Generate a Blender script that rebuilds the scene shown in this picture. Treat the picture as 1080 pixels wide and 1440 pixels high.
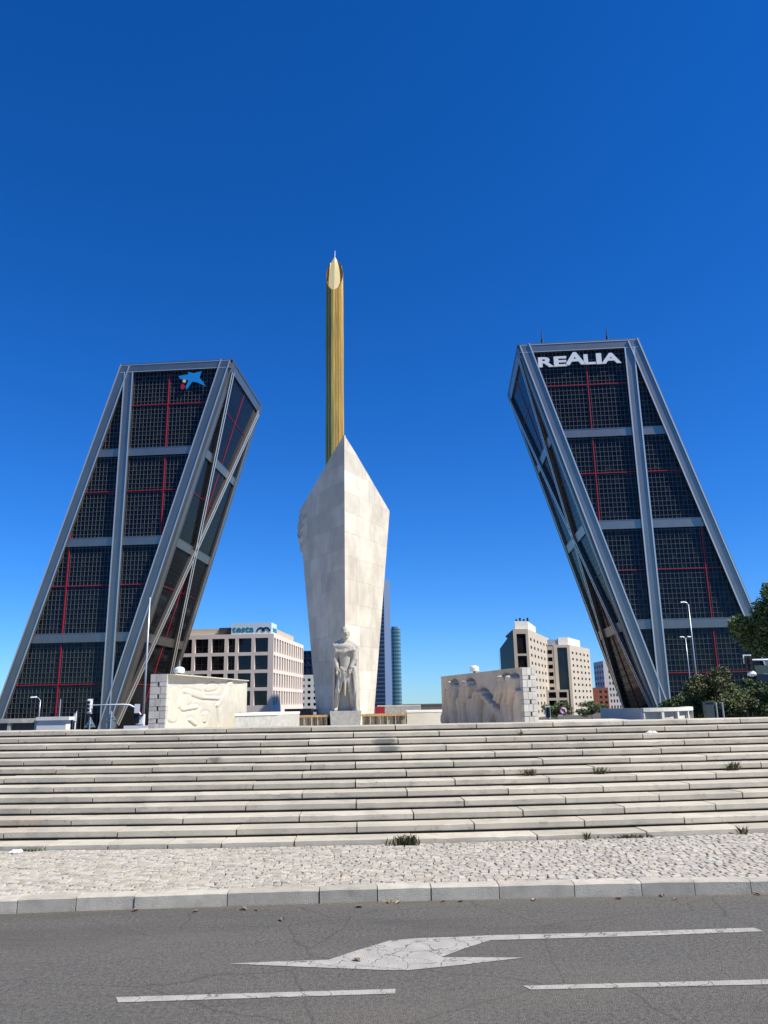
import bpy, bmesh, math, random
import numpy as np
from mathutils import Vector, Matrix

# ------------------------------------------------------------------ camera, sky, sun, exposure
F_PX, EYE = 1085.0, 1.94
PITCH, ROLL = math.atan(270.0 / F_PX), 0.017
SUN_AZ, SUN_EL = math.radians(110), math.radians(49)      # azimuth clockwise from +Y

scene = bpy.context.scene
for o in list(bpy.data.objects):
    bpy.data.objects.remove(o)
_cp, _sp = math.cos(PITCH), math.sin(PITCH)
FW = np.array([0, _cp, _sp]); _u0 = np.array([0, -_sp, _cp]); _r0 = np.array([1.0, 0, 0])
_c, _s = math.cos(ROLL), math.sin(ROLL)
RT = _c * _r0 - _s * _u0
UP = _c * _u0 + _s * _r0
CAM = np.array([0, 0, EYE])
cd = bpy.data.cameras.new('camera'); cam = bpy.data.objects.new('camera', cd)
scene.collection.objects.link(cam); scene.camera = cam
cam.matrix_world = Matrix(((RT[0], UP[0], -FW[0], 0), (RT[1], UP[1], -FW[1], 0), (RT[2], UP[2], -FW[2], EYE), (0, 0, 0, 1)))
cd.sensor_fit = 'VERTICAL'; cd.sensor_height = 36; cd.lens = 36 * F_PX / 1440
cd.clip_start = 0.1; cd.clip_end = 20000

w = bpy.data.worlds.new('World'); scene.world = w; w.use_nodes = True
nt = w.node_tree; nt.nodes.clear()
sky = nt.nodes.new('ShaderNodeTexSky'); sky.sky_type = 'NISHITA'; sky.sun_disc = False
sky.sun_elevation = SUN_EL; sky.sun_rotation = SUN_AZ
sky.air_density = 1.0; sky.dust_density = 0.0; sky.ozone_density = 1.6; sky.altitude = 700
hs = nt.nodes.new('ShaderNodeHueSaturation'); hs.inputs['Saturation'].default_value = 1.1
tint = nt.nodes.new('ShaderNodeMixRGB'); tint.blend_type = 'MULTIPLY'; tint.inputs[0].default_value = 1.0; tint.inputs[2].default_value = (0.35, 0.615, 1.08, 1)
bg = nt.nodes.new('ShaderNodeBackground'); bg.inputs[1].default_value = 0.104
wo = nt.nodes.new('ShaderNodeOutputWorld')
nt.links.new(sky.outputs[0], hs.inputs['Color']); nt.links.new(hs.outputs[0], tint.inputs[1]); hs2 = nt.nodes.new('ShaderNodeHueSaturation'); hs2.inputs['Saturation'].default_value = 1.07; nt.links.new(tint.outputs[0], hs2.inputs['Color']); nt.links.new(hs2.outputs[0], bg.inputs[0]); nt.links.new(bg.outputs[0], wo.inputs[0])

sd = bpy.data.lights.new('sun', 'SUN'); sd.energy = 5.0; sd.angle = math.radians(0.5); sd.color = (1.0, 0.965, 0.86)
sun = bpy.data.objects.new('sun', sd); scene.collection.objects.link(sun)
SDIR = Vector((math.sin(SUN_AZ) * math.cos(SUN_EL), math.cos(SUN_AZ) * math.cos(SUN_EL), math.sin(SUN_EL)))
sun.rotation_euler = SDIR.to_track_quat('Z', 'Y').to_euler(); sun.location = (60, -30, 80)
scene.view_settings.view_transform = 'Standard'; scene.view_settings.look = 'None'
scene.view_settings.exposure = 0.5; scene.view_settings.gamma = 1.0
scene.render.resolution_x = 768; scene.render.resolution_y = 1024

rng = random.Random(11)
# ------------------------------------------------------------------ pixel to place (photo pixels, 1080 x 1440)
def ray(x, y): return (FW * F_PX + RT * (x - 540) + UP * (720 - y)) / F_PX
def at_h(x, y, h):
    d = ray(x, y); return CAM + d * ((h - EYE) / d[2])
def at_y(x, y, Y):
    d = ray(x, y); return CAM + d * (Y / d[1])
def px_x(x, y, Y): return float(at_y(x, y, Y)[0])
def hor(x): return 990 - (x - 540) * 0.017
def zpx(x, y, Y): return float(at_y(x, y, Y)[2])

# ------------------------------------------------------------------ materials
MATS = {}
def nd(t, kind, **kw):
    n = t.nodes.new('ShaderNode' + kind)
    for k, v in kw.items(): setattr(n, k, v)
    return n
def mat(name, col, rough=0.8, metal=0.0, var=0.0, scale=2.0, bump=0.0, bscale=None, col2=None, stretch=(1, 1, 1), detail=5, attr=False, spec=0.5, ior=1.45, obrand=0.0):
    if name in MATS: return MATS[name]
    m = bpy.data.materials.new(name); m.use_nodes = True; t = m.node_tree
    b = t.nodes['Principled BSDF']; b.inputs['Roughness'].default_value = rough; b.inputs['Metallic'].default_value = metal
    b.inputs['Specular IOR Level'].default_value = spec; b.inputs['IOR'].default_value = ior
    b.inputs['Base Color'].default_value = (*col, 1)
    tc = nd(t, 'TexCoord'); mp = nd(t, 'Mapping'); mp.inputs['Scale'].default_value = stretch
    t.links.new(tc.outputs['Object'], mp.inputs[0])
    last = None
    if var or col2:
        n = nd(t, 'TexNoise'); n.inputs['Scale'].default_value = scale; n.inputs['Detail'].default_value = detail; n.inputs['Roughness'].default_value = 0.65
        t.links.new(mp.outputs[0], n.inputs['Vector'])
        r = nd(t, 'ValToRGB'); r.color_ramp.elements[0].position = 0.32; r.color_ramp.elements[1].position = 0.68
        c2 = col2 if col2 else tuple(min(1, c * (1 + var)) for c in col)
        c1 = col if col2 else tuple(c * (1 - var) for c in col)
        r.color_ramp.elements[0].color = (*c1, 1); r.color_ramp.elements[1].color = (*c2, 1)
        t.links.new(n.outputs['Fac'], r.inputs[0]); last = r.outputs[0]
    if attr or obrand:
        mx = nd(t, 'MixRGB', blend_type='MULTIPLY'); mx.inputs[0].default_value = 1.0
        if last: t.links.new(last, mx.inputs[1])
        else: mx.inputs[1].default_value = (*col, 1)
        if attr:
            a = nd(t, 'VertexColor', layer_name='tint'); t.links.new(a.outputs[0], mx.inputs[2])
        else:
            oi = nd(t, 'ObjectInfo'); mr = nd(t, 'MapRange'); mr.inputs[3].default_value = 1 - obrand; mr.inputs[4].default_value = 1 + obrand * 0.4
            t.links.new(oi.outputs['Random'], mr.inputs[0]); t.links.new(mr.outputs[0], mx.inputs[2])
        last = mx.outputs[0]
    if last: t.links.new(last, b.inputs['Base Color'])
    if bump:
        n2 = nd(t, 'TexNoise'); n2.inputs['Scale'].default_value = bscale or scale * 6; n2.inputs['Detail'].default_value = 6
        t.links.new(mp.outputs[0], n2.inputs['Vector'])
        bp = nd(t, 'Bump'); bp.inputs['Strength'].default_value = bump; bp.inputs['Distance'].default_value = 0.02
        t.links.new(n2.outputs['Fac'], bp.inputs['Height']); t.links.new(bp.outputs[0], b.inputs['Normal'])
    MATS[name] = m
    return m
def add_layer(m, col, scale, lo, hi, stretch=(1, 1, 1), kind='noise', amount=1.0, seed=0.0):
    """mix a second colour into a material through its own noise mask (stains, streaks, dirt)"""
    t = m.node_tree; b = t.nodes['Principled BSDF']; inp = b.inputs['Base Color']
    tc = nd(t, 'TexCoord'); mp = nd(t, 'Mapping'); mp.inputs['Scale'].default_value = stretch; mp.inputs['Location'].default_value = (seed, seed, seed)
    t.links.new(tc.outputs['Object'], mp.inputs[0])
    if kind == 'noise':
        n = nd(t, 'TexNoise'); n.inputs['Scale'].default_value = scale; n.inputs['Detail'].default_value = 8; n.inputs['Roughness'].default_value = 0.7; out = n.outputs['Fac']
    else:
        n = nd(t, 'TexVoronoi', feature='DISTANCE_TO_EDGE'); n.inputs['Scale'].default_value = scale; out = n.outputs['Distance']
        nn = nd(t, 'TexNoise'); nn.inputs['Scale'].default_value = scale * 1.3; nn.inputs['Detail'].default_value = 4
        ad = nd(t, 'MixRGB', blend_type='ADD'); ad.inputs[0].default_value = 0.35
        t.links.new(mp.outputs[0], nn.inputs['Vector']); t.links.new(mp.outputs[0], ad.inputs[1]); t.links.new(nn.outputs['Color'], ad.inputs[2]); t.links.new(ad.outputs[0], n.inputs['Vector'])
    if kind == 'noise': t.links.new(mp.outputs[0], n.inputs['Vector'])
    mr = nd(t, 'MapRange'); mr.inputs[1].default_value = lo; mr.inputs[2].default_value = hi; mr.inputs[4].default_value = amount
    if kind != 'noise': mr.inputs[3].default_value = amount; mr.inputs[4].default_value = 0
    t.links.new(out, mr.inputs[0])
    mx = nd(t, 'MixRGB'); mx.inputs[2].default_value = (*col, 1); t.links.new(mr.outputs[0], mx.inputs[0])
    if inp.links: t.links.new(inp.links[0].from_socket, mx.inputs[1])
    else: mx.inputs[1].default_value = inp.default_value
    t.links.new(mx.outputs[0], inp)
    return m

M = {}
M['step'] = add_layer(add_layer(mat('step_stone', (0.50, 0.445, 0.345), 0.85, var=0.13, scale=1.6, bump=0.2, bscale=60, obrand=0.16), (0.26, 0.235, 0.19), 2.2, 0.54, 0.72, (1, 1, 3), amount=0.8), (0.16, 0.14, 0.11), 9, 0.58, 0.70, amount=0.6, seed=5)
def spot(m, col, c, r, amount):
    t = m.node_tree; b = t.nodes['Principled BSDF']; inp = b.inputs['Base Color']
    tc = nd(t, 'TexCoord'); n = nd(t, 'TexNoise'); n.inputs['Scale'].default_value = 7; n.inputs['Detail'].default_value = 5; t.links.new(tc.outputs['Object'], n.inputs['Vector'])
    ad = nd(t, 'VectorMath', operation='MULTIPLY_ADD'); ad.inputs[1].default_value = (.25, .25, .25); t.links.new(n.outputs['Color'], ad.inputs[0]); t.links.new(tc.outputs['Object'], ad.inputs[2])
    ds = nd(t, 'VectorMath', operation='DISTANCE'); ds.inputs[1].default_value = tuple(q + .125 for q in c); t.links.new(ad.outputs[0], ds.inputs[0])
    mr = nd(t, 'MapRange'); mr.inputs[1].default_value = r * .6; mr.inputs[2].default_value = r; mr.inputs[3].default_value = amount; mr.inputs[4].default_value = 0; t.links.new(ds.outputs['Value'], mr.inputs[0])
    mx = nd(t, 'MixRGB'); mx.inputs[2].default_value = (*col, 1); t.links.new(mr.outputs[0], mx.inputs[0]); t.links.new(inp.links[0].from_socket, mx.inputs[1]); t.links.new(mx.outputs[0], inp)
for (px_, py_, st_, r_, am_) in ((541, 1044, 11, .26, .75), (545, 1062, 10, .24, .75), (303, 1071, 9, .16, .7), (1000, 1040, 11, .2, .4), (30, 1160, 3, .45, .3), (640, 1190, 1, .3, .25)):
    yy_ = 11.84 + (st_ - 1) * .4; spot(M['step'], (.13, .125, .115) if am_ > .5 else (.36, .24, .15), (px_x(px_, py_, yy_), yy_, .07 + (st_ - 1) * .12), r_, am_)
M['core'] = mat('step_core', (0.10, 0.09, 0.075), 0.95, var=0.3, scale=8)
M['kerb'] = add_layer(mat('kerb_granite', (0.48, 0.43, 0.34), 0.85, var=0.15, scale=5, bump=0.4, bscale=90, obrand=0.2), (0.18, 0.165, 0.14), 3, 0.55, 0.75, amount=0.6)
M['cobble'] = mat('cobble_granite', (0.43, 0.385, 0.31), 0.85, var=0.22, scale=14, bump=0.25, bscale=70, attr=True)
M['cobble_one'] = mat('cobble_granite_single', (0.43, 0.385, 0.31), 0.85, var=0.22, scale=14, bump=0.25, bscale=70, attr=True)
M['sand'] = mat('joint_sand', (0.13, 0.11, 0.085), 0.95, var=0.3, scale=9, bump=0.4, bscale=60)
M['asphalt'] = mat('asphalt', (0.070, 0.063, 0.053), 0.9, col2=(0.180, 0.164, 0.137), scale=30, detail=8, bump=0.9, bscale=110)
add_layer(M['asphalt'], (0.36, 0.325, 0.265), 48, 0.62, 0.70, amount=0.8)
add_layer(M['asphalt'], (0.025, 0.022, 0.019), 42, 0.60, 0.68, amount=0.8, seed=7)
add_layer(M['asphalt'], (0.175, 0.15, 0.115), 0.8, 0.45, 0.72, (0.5, 1.6, 1), amount=0.5, seed=3)
add_layer(M['asphalt'], (0.03, 0.027, 0.024), 0.55, 0.0, 0.006, kind='crack', amount=0.4)
add_layer(M['asphalt'], (0.06, 0.056, 0.048), 0.35, 0.48, 0.62, (0.35, 1.8, 1), amount=0.45, seed=13)
M['paint'] = add_layer(add_layer(mat('road_paint', (0.38, 0.355, 0.305), 0.75, var=0.15, scale=6, bump=0.5, bscale=80), (0.06, 0.056, 0.05), 24, 0.58, 0.66, amount=0.8), (0.06, 0.056, 0.05), 3.4, 0.0, 0.022, kind='crack')
M['worn'] = add_layer(mat('worn_paint', (0.17, 0.152, 0.125), 0.85), (0.105, 0.092, 0.074), 9, 0.42, 0.56, amount=1.0)
M['stone'] = add_layer(add_layer(mat('monument_limestone', (0.62, 0.56, 0.45), 0.7, var=0.12, scale=0.9, bump=0.15, bscale=30, obrand=0.16), (0.36, 0.31, 0.24), 0.7, 0.55, 0.8, (1.5, 1.5, 0.5), amount=0.5), (0.24, 0.21, 0.17), 2.0, 0.63, 0.78, (2, 2, 0.3), amount=0.6, seed=9)
add_layer(M['stone'], (0.30, 0.23, 0.15), 0.35, 0.48, 0.68, (1, 1, 0.45), amount=0.5, seed=21)
add_layer(M['stone'], (0.17, 0.145, 0.11), 1.1, 0.60, 0.70, (1.6, 1.6, 0.22), amount=0.55, seed=33)
M['statue'] = add_layer(mat('statue_stone', (0.43, 0.395, 0.325), 0.75, var=0.1, scale=3, bump=0.2, bscale=40), (0.3, 0.27, 0.22), 2.2, 0.55, 0.8, (1, 1, 0.6), amount=0.4)
M['pedestal'] = add_layer(mat('pedestal_stone', (0.42, 0.41, 0.37), 0.8, var=0.15, scale=6, bump=0.2), (0.25, 0.25, 0.22), 5, 0.5, 0.7, (1, 1, .5), amount=0.6)
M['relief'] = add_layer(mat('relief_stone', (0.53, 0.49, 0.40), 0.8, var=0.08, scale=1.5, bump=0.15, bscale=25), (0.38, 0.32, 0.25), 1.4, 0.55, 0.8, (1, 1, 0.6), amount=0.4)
M['relief_shaded'] = add_layer(mat('relief_stone_shaded', (0.53, 0.435, 0.325), 0.8, var=0.1, scale=1.5, bump=0.15, bscale=25), (0.30, 0.24, 0.18), 1.4, 0.5, 0.75, (1, 1, 0.6), amount=0.5)  # darker, browner copy of the relief stone with shade put into the colour
M['block'] = add_layer(mat('ashlar_block', (0.52, 0.49, 0.43), 0.8, var=0.1, scale=5, bump=0.25, obrand=0.18), (0.33, 0.30, 0.25), 3, 0.55, 0.75, amount=0.4)
M['mortar'] = mat('dark_joint', (0.11, 0.10, 0.085), 0.95, var=0.2, scale=6)
M['basin'] = add_layer(add_layer(mat('basin_stone', (0.42, 0.36, 0.25), 0.75, var=0.15, scale=4), (0.10, 0.075, 0.045), 3.0, 0.48, 0.62, (4, 4, 0.25), amount=0.85), (0.5, 0.45, 0.35), 4, 0.6, 0.7, (4, 4, .25), amount=.5, seed=2)
M['basin_lip'] = mat('basin_lip', (0.55, 0.34, 0.14), 0.6, var=0.2, scale=4)
M['water'] = mat('water', (0.02, 0.03, 0.03), 0.05, spec=0.6)
M['plaster'] = mat('white_render', (0.68, 0.65, 0.58), 0.85, var=0.06, scale=1.0)
M['floor'] = mat('court_paving', (0.60, 0.53, 0.41), 0.9, var=0.15, scale=2)
M['ground'] = mat('ground_asphalt', (0.07, 0.068, 0.063), 0.9, var=0.2, scale=0.4)
M['brass'] = mat('gilded_bronze', (0.90, 0.50, 0.11), 0.26, 0.5, var=0.3, scale=0.8, stretch=(6, 6, 0.25), obrand=0.45)
M['brass_pale'] = mat('pale_gilt', (0.80, 0.63, 0.30), 0.5, 0.25, var=0.05, scale=2)
M['bronze_dark'] = mat('dark_bronze', (0.10, 0.075, 0.04), 0.5, 0.8)
M['steel'] = mat('steel_cladding', (0.33, 0.295, 0.25), 0.36, 0.85, var=0.07, scale=0.35, stretch=(1, 1, .6), obrand=0.08)
M['steel_highlight'] = mat('steel_edge_highlight', (0.74, 0.70, 0.62), 0.35, 0.6)  # brighter steel colour paints highlights onto the beam lips
M['glass'] = mat('tower_glass', (0.003, 0.005, 0.009), 0.05, spec=0.32, var=0.5, scale=0.08)
M['mullion'] = mat('mullion_grey', (0.115, 0.12, 0.11), 0.6, 0.0)
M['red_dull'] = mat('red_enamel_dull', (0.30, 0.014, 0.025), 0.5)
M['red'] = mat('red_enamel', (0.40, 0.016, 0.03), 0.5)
M['signwhite'] = mat('sign_white', (0.82, 0.82, 0.80), 0.5)
M['signblue'] = mat('sign_blue', (0.01, 0.26, 0.62), 0.5)
M['signyellow'] = mat('sign_yellow', (0.80, 0.62, 0.25), 0.5)
M['dark_metal'] = mat('dark_metal', (0.03, 0.03, 0.032), 0.5, 0.5)
M['precast'] = mat('precast_concrete', (0.74, 0.62, 0.53), 0.85, var=0.05, scale=0.15)
M['precast2'] = mat('beige_concrete', (0.50, 0.425, 0.335), 0.85, var=0.05, scale=0.15)
M['win'] = mat('window_glass', (0.012, 0.010, 0.010), 0.08, var=0.6, scale=0.12, obrand=0.5)
M['winframe'] = mat('window_frame', (0.09, 0.075, 0.07), 0.5, 0.4)
M['signboard'] = mat('sign_board', (0.62, 0.74, 0.80), 0.4)
M['teal'] = mat('sign_teal', (0.01, 0.20, 0.26), 0.5)
M['blueglass'] = mat('blue_glass', (0.015, 0.03, 0.06), 0.1, var=0.4, scale=0.1)
M['brick'] = mat('red_brick', (0.30, 0.10, 0.06), 0.9, var=0.12, scale=0.3)
M['galv'] = mat('galvanised', (0.55, 0.56, 0.57), 0.4, 0.6)
M['polewhite'] = mat('white_paint', (0.75, 0.75, 0.73), 0.5)
M['black'] = mat('black_plastic', (0.012, 0.012, 0.013), 0.5)
M['signback'] = mat('sign_back', (0.30, 0.36, 0.34), 0.5, 0.3)
M['kiosk'] = mat('kiosk_green_shaded', (0.05, 0.075, 0.07), 0.6)  # cabinet colour lowered to paint in the shade under the trees
M['bark'] = mat('bark', (0.10, 0.075, 0.05), 0.95, var=0.3, scale=8, bump=0.6)
M['leaf'] = mat('leaf_green', (0.058, 0.098, 0.026), 0.6, col2=(0.12, 0.155, 0.045), scale=0.9, attr=True)
M['leaf2'] = mat('leaf_dusty', (0.065, 0.078, 0.022), 0.65, col2=(0.135, 0.14, 0.045), scale=0.9, attr=True)
M['weed'] = mat('weed_leaf', (0.07, 0.085, 0.03), 0.8, col2=(0.16, 0.13, 0.06), scale=9)
M['dry'] = mat('dry_leaf', (0.32, 0.22, 0.12), 0.8, var=0.4, scale=20, obrand=0.5)
M['paper'] = mat('paper', (0.8, 0.79, 0.75), 0.9)

# glass of the far towers: floor bands
def banded(name, c1, c2, period, frac, rough=0.2):
    m = bpy.data.materials.new(name); m.use_nodes = True; t = m.node_tree; b = t.nodes['Principled BSDF']; b.inputs['Roughness'].default_value = rough
    tc = nd(t, 'TexCoord'); sp = nd(t, 'SeparateXYZ'); t.links.new(tc.outputs['Object'], sp.inputs[0])
    d = nd(t, 'Math', operation='DIVIDE'); d.inputs[1].default_value = period; t.links.new(sp.outputs[2], d.inputs[0])
    fr = nd(t, 'Math', operation='FRACT'); t.links.new(d.outputs[0], fr.inputs[0])
    g = nd(t, 'Math', operation='LESS_THAN'); g.inputs[1].default_value = frac; t.links.new(fr.outputs[0], g.inputs[0])
    mx = nd(t, 'MixRGB'); mx.inputs[1].default_value = (*c1, 1); mx.inputs[2].default_value = (*c2, 1); t.links.new(g.outputs[0], mx.inputs[0])
    t.links.new(mx.outputs[0], b.inputs['Base Color']); return m
M['far1'] = banded('far_tower_bands', (0.012, 0.020, 0.05), (0.06, 0.09, 0.16), 8.0, 0.35)
M['far2'] = banded('far_glass_bands', (0.05, 0.12, 0.15), (0.14, 0.24, 0.28), 8.0, 0.4)
M['farwall'] = mat('far_grey_wall', (0.16, 0.23, 0.36), 0.6)

# ------------------------------------------------------------------ geometry helpers
class G:
    def __init__(s): s.v = []; s.f = []; s.c = None
    def quad(s, a, b, c, d):
        n = len(s.v); s.v += [tuple(a), tuple(b), tuple(c), tuple(d)]; s.f.append((n, n + 1, n + 2, n + 3)); return s
    def poly(s, pts):
        n = len(s.v); s.v += [tuple(p) for p in pts]; s.f.append(tuple(range(n, n + len(pts)))); return s
    def prism(s, bottom, top):
        n = len(s.v); k = len(bottom); s.v += [tuple(p) for p in bottom] + [tuple(p) for p in top]
        s.f.append(tuple(n + i for i in reversed(range(k)))); s.f.append(tuple(n + k + i for i in range(k)))
        for i in range(k):
            j = (i + 1) % k; s.f.append((n + i, n + j, n + k + j, n + k + i))
        return s
    def box(s, x0, x1, y0, y1, z0, z1):
        return s.prism([(x0, y0, z0), (x1, y0, z0), (x1, y1, z0), (x0, y1, z0)], [(x0, y0, z1), (x1, y0, z1), (x1, y1, z1), (x0, y1, z1)])
    def obox(s, P, ex, ey, ez):
        """box from corner P with edge vectors"""
        P, ex, ey, ez = map(lambda q: np.array(q, float), (P, ex, ey, ez))
        return s.prism([P, P + ex, P + ex + ey, P + ey], [P + ez, P + ex + ez, P + ex + ey + ez, P + ey + ez])
    def tube(s, pts, rads, n=8, caps=True):
        pts = [np.array(p, float) for p in pts]; b = len(s.v); ref = None
        for i, p in enumerate(pts):
            d = pts[min(i + 1, len(pts) - 1)] - pts[max(i - 1, 0)]; d /= np.linalg.norm(d) + 1e-9
            if ref is None: ref = np.array([1.0, 0, 0]) if abs(d[0]) < 0.8 else np.array([0, 1.0, 0])
            a = np.cross(d, ref); a /= np.linalg.norm(a) + 1e-9; c = np.cross(a, d); ref = c
            ref = np.cross(d, a) * -1 if False else ref
            for k in range(n):
                t = 2 * math.pi * k / n; s.v.append(tuple(p + rads[i] * (a * math.cos(t) + c * math.sin(t))))
        for i in range(len(pts) - 1):
            for k in range(n):
                k2 = (k + 1) % n; s.f.append((b + i * n + k, b + i * n + k2, b + (i + 1) * n + k2, b + (i + 1) * n + k))
        if caps:
            s.f.append(tuple(b + k for k in reversed(range(n)))); s.f.append(tuple(b + (len(pts) - 1) * n + k for k in range(n)))
        return s
    def lathe(s, c, prof, n=16):
        b = len(s.v)
        for r, z in prof:
            for k in range(n):
                t = 2 * math.pi * k / n; s.v.append((c[0] + r * math.cos(t), c[1] + r * math.sin(t), c[2] + z))
        for i in range(len(prof) - 1):
            for k in range(n):
                k2 = (k + 1) % n; s.f.append((b + i * n + k, b + i * n + k2, b + (i + 1) * n + k2, b + (i + 1) * n + k))
        s.f.append(tuple(b + k for k in reversed(range(n)))); s.f.append(tuple(b + (len(prof) - 1) * n + k for k in range(n)))
        return s

ORG = {}
def link(o): scene.collection.objects.link(o); return o
def mesh_obj(name, g, m, org=(0, 0, 0), smooth=False, fix=True):
    me = bpy.data.meshes.new(name)
    me.from_pydata([(v[0] - org[0], v[1] - org[1], v[2] - org[2]) for v in g.v], [], g.f)
    if fix:
        bm = bmesh.new(); bm.from_mesh(me); bmesh.ops.recalc_face_normals(bm, faces=bm.faces); bm.to_mesh(me); bm.free()
    if g.c is not None:
        at = me.color_attributes.new('tint', 'FLOAT_COLOR', 'POINT')
        at.data.foreach_set('color', np.array(g.c, dtype=np.float32).ravel())
    if smooth: me.polygons.foreach_set('use_smooth', [True] * len(me.polygons))
    me.materials.append(m); me.update()
    o = bpy.data.objects.new(name, me); return link(o)
def tag(o, label, cat, group=None):
    o['label'] = label; o['category'] = cat
    if group: o['group'] = group
    return o
def thing(name, label, cat, loc, group=None):
    o = bpy.data.objects.new(name, None); o.empty_display_size = 0.3; o.location = loc; link(o); ORG[o.name] = tuple(loc)
    return tag(o, label, cat, group)
def part(name, g, m, parent, smooth=False, label=None, stuff=False, fix=True):
    org = ORG[parent.name]; o = mesh_obj(name, g, m, org, smooth, fix); o.parent = parent; ORG[o.name] = org
    if label: o['label'] = label
    if stuff: o['kind'] = 'stuff'
    return o
def single(name, g, m, label, cat, org, group=None, smooth=False):
    o = mesh_obj(name, g, m, org, smooth); o.location = org; ORG[o.name] = tuple(org); return tag(o, label, cat, group)
def struct(name, g, m, smooth=False, fix=True):
    o = mesh_obj(name, g, m, (0, 0, 0), smooth, fix); o['kind'] = 'structure'; ORG[o.name] = (0, 0, 0); return o
def stuffpart(*a, **k): return part(*a, stuff=True, **k)
def bevel(o, wd, seg=1):
    b = o.modifiers.new('bevel', 'BEVEL'); b.width = wd; b.segments = seg; b.limit_method = 'ANGLE'; return o

def clip_poly(poly, a, b, c):
    """keep a*x+b*y<=c"""
    out = []
    for i in range(len(poly)):
        p, q = poly[i], poly[(i + 1) % len(poly)]
        dp, dq = a * p[0] + b * p[1] - c, a * q[0] + b * q[1] - c
        if dp <= 0: out.append(p)
        if (dp < 0 < dq) or (dq < 0 < dp):
            t = dp / (dp - dq); out.append((p[0] + t * (q[0] - p[0]), p[1] + t * (q[1] - p[1])))
    return out
def clip_convex(poly, conv):
    n = len(conv); ar = sum(conv[i][0] * conv[(i + 1) % n][1] - conv[(i + 1) % n][0] * conv[i][1] for i in range(n))
    if ar < 0: conv = conv[::-1]
    for i in range(n):
        (x0, y0), (x1, y1) = conv[i], conv[(i + 1) % n]
        a, b = (y1 - y0), -(x1 - x0); poly = clip_poly(poly, a, b, a * x0 + b * y0)
        if len(poly) < 3: return []
    return poly

# ------------------------------------------------------------------ ground, road, pavement
ROADZ, PAVZ, STREET = -0.13, 0.0, -0.14
def gz(y):                      # the avenue falls away behind the square
    return -0.14 - 4.4 * min(1, max(0, (y - 64) / 150.0))
g = G(); YS = [-300, 64, 90, 120, 150, 180, 214, 12000]
for a, b in zip(YS[:-1], YS[1:]): g.quad((-9000, a, gz(a) - 0.01), (9000, a, gz(a) - 0.01), (9000, b, gz(b) - 0.01), (-9000, b, gz(b) - 0.01))
struct('ground', g, M['ground'], fix=False)
def kerb_y(x):
    xx = max(-7, min(7, x)); y = 9.09 + 0.036 * xx - 0.0053 * xx * xx
    return y + (x - xx) * (0.036 - 0.0106 * xx)
def step_y(x):
    xx = max(-8, min(8, x)); y = 11.83 + 0.041 * xx + 0.0071 * xx * xx
    return y + (x - xx) * (0.041 + 0.0142 * xx)
XS = [i * 1.0 for i in range(-26, 27)]
g = G()
for a, b in zip(XS[:-1], XS[1:]):
    g.quad((a, -40, ROADZ), (b, -40, ROADZ), (b, kerb_y(b), ROADZ), (a, kerb_y(a), ROADZ))
struct('road', g, M['asphalt'], fix=False)
def marking(name, pts, m, dz=0.004):
    P = [at_h(x, y, ROADZ + dz) for x, y in pts]
    o = struct(name, G().poly(P), m, fix=False); return o
road = bpy.data.objects['road']
marks = [('arrow_marking', [(322, 1355), (400, 1351.5), (462, 1349.5), (500, 1337), (548, 1322.5), (590, 1319), (640, 1317.5), (690, 1315), (800, 1312.5), (1060, 1304.5), (1074, 1309.5), (900, 1316), (690, 1322), (655, 1333), (620, 1346), (737, 1346.5), (647, 1357), (575, 1364), (540, 1364), (440, 1360)], M['paint']),
         ('lane_line', [(163, 1402), (166, 1409.5), (556, 1397), (556, 1390.5)], M['paint']),
         ('lane_line', [(735, 1386), (746, 1391.5), (1200, 1381.5), (1200, 1374)], M['paint']),
         ]
for n_, p_, m_ in marks:
    marking(n_, p_, m_)

g = G()
for a, b in zip(XS[:-1], XS[1:]):
    g.quad((a, kerb_y(a) + 0.1, PAVZ - 0.035), (b, kerb_y(b) + 0.1, PAVZ - 0.035), (b, step_y(b) + 0.1, PAVZ - 0.035), (a, step_y(a) + 0.1, PAVZ - 0.035))
pavement = struct('pavement', g, M['sand'], fix=False)

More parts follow.
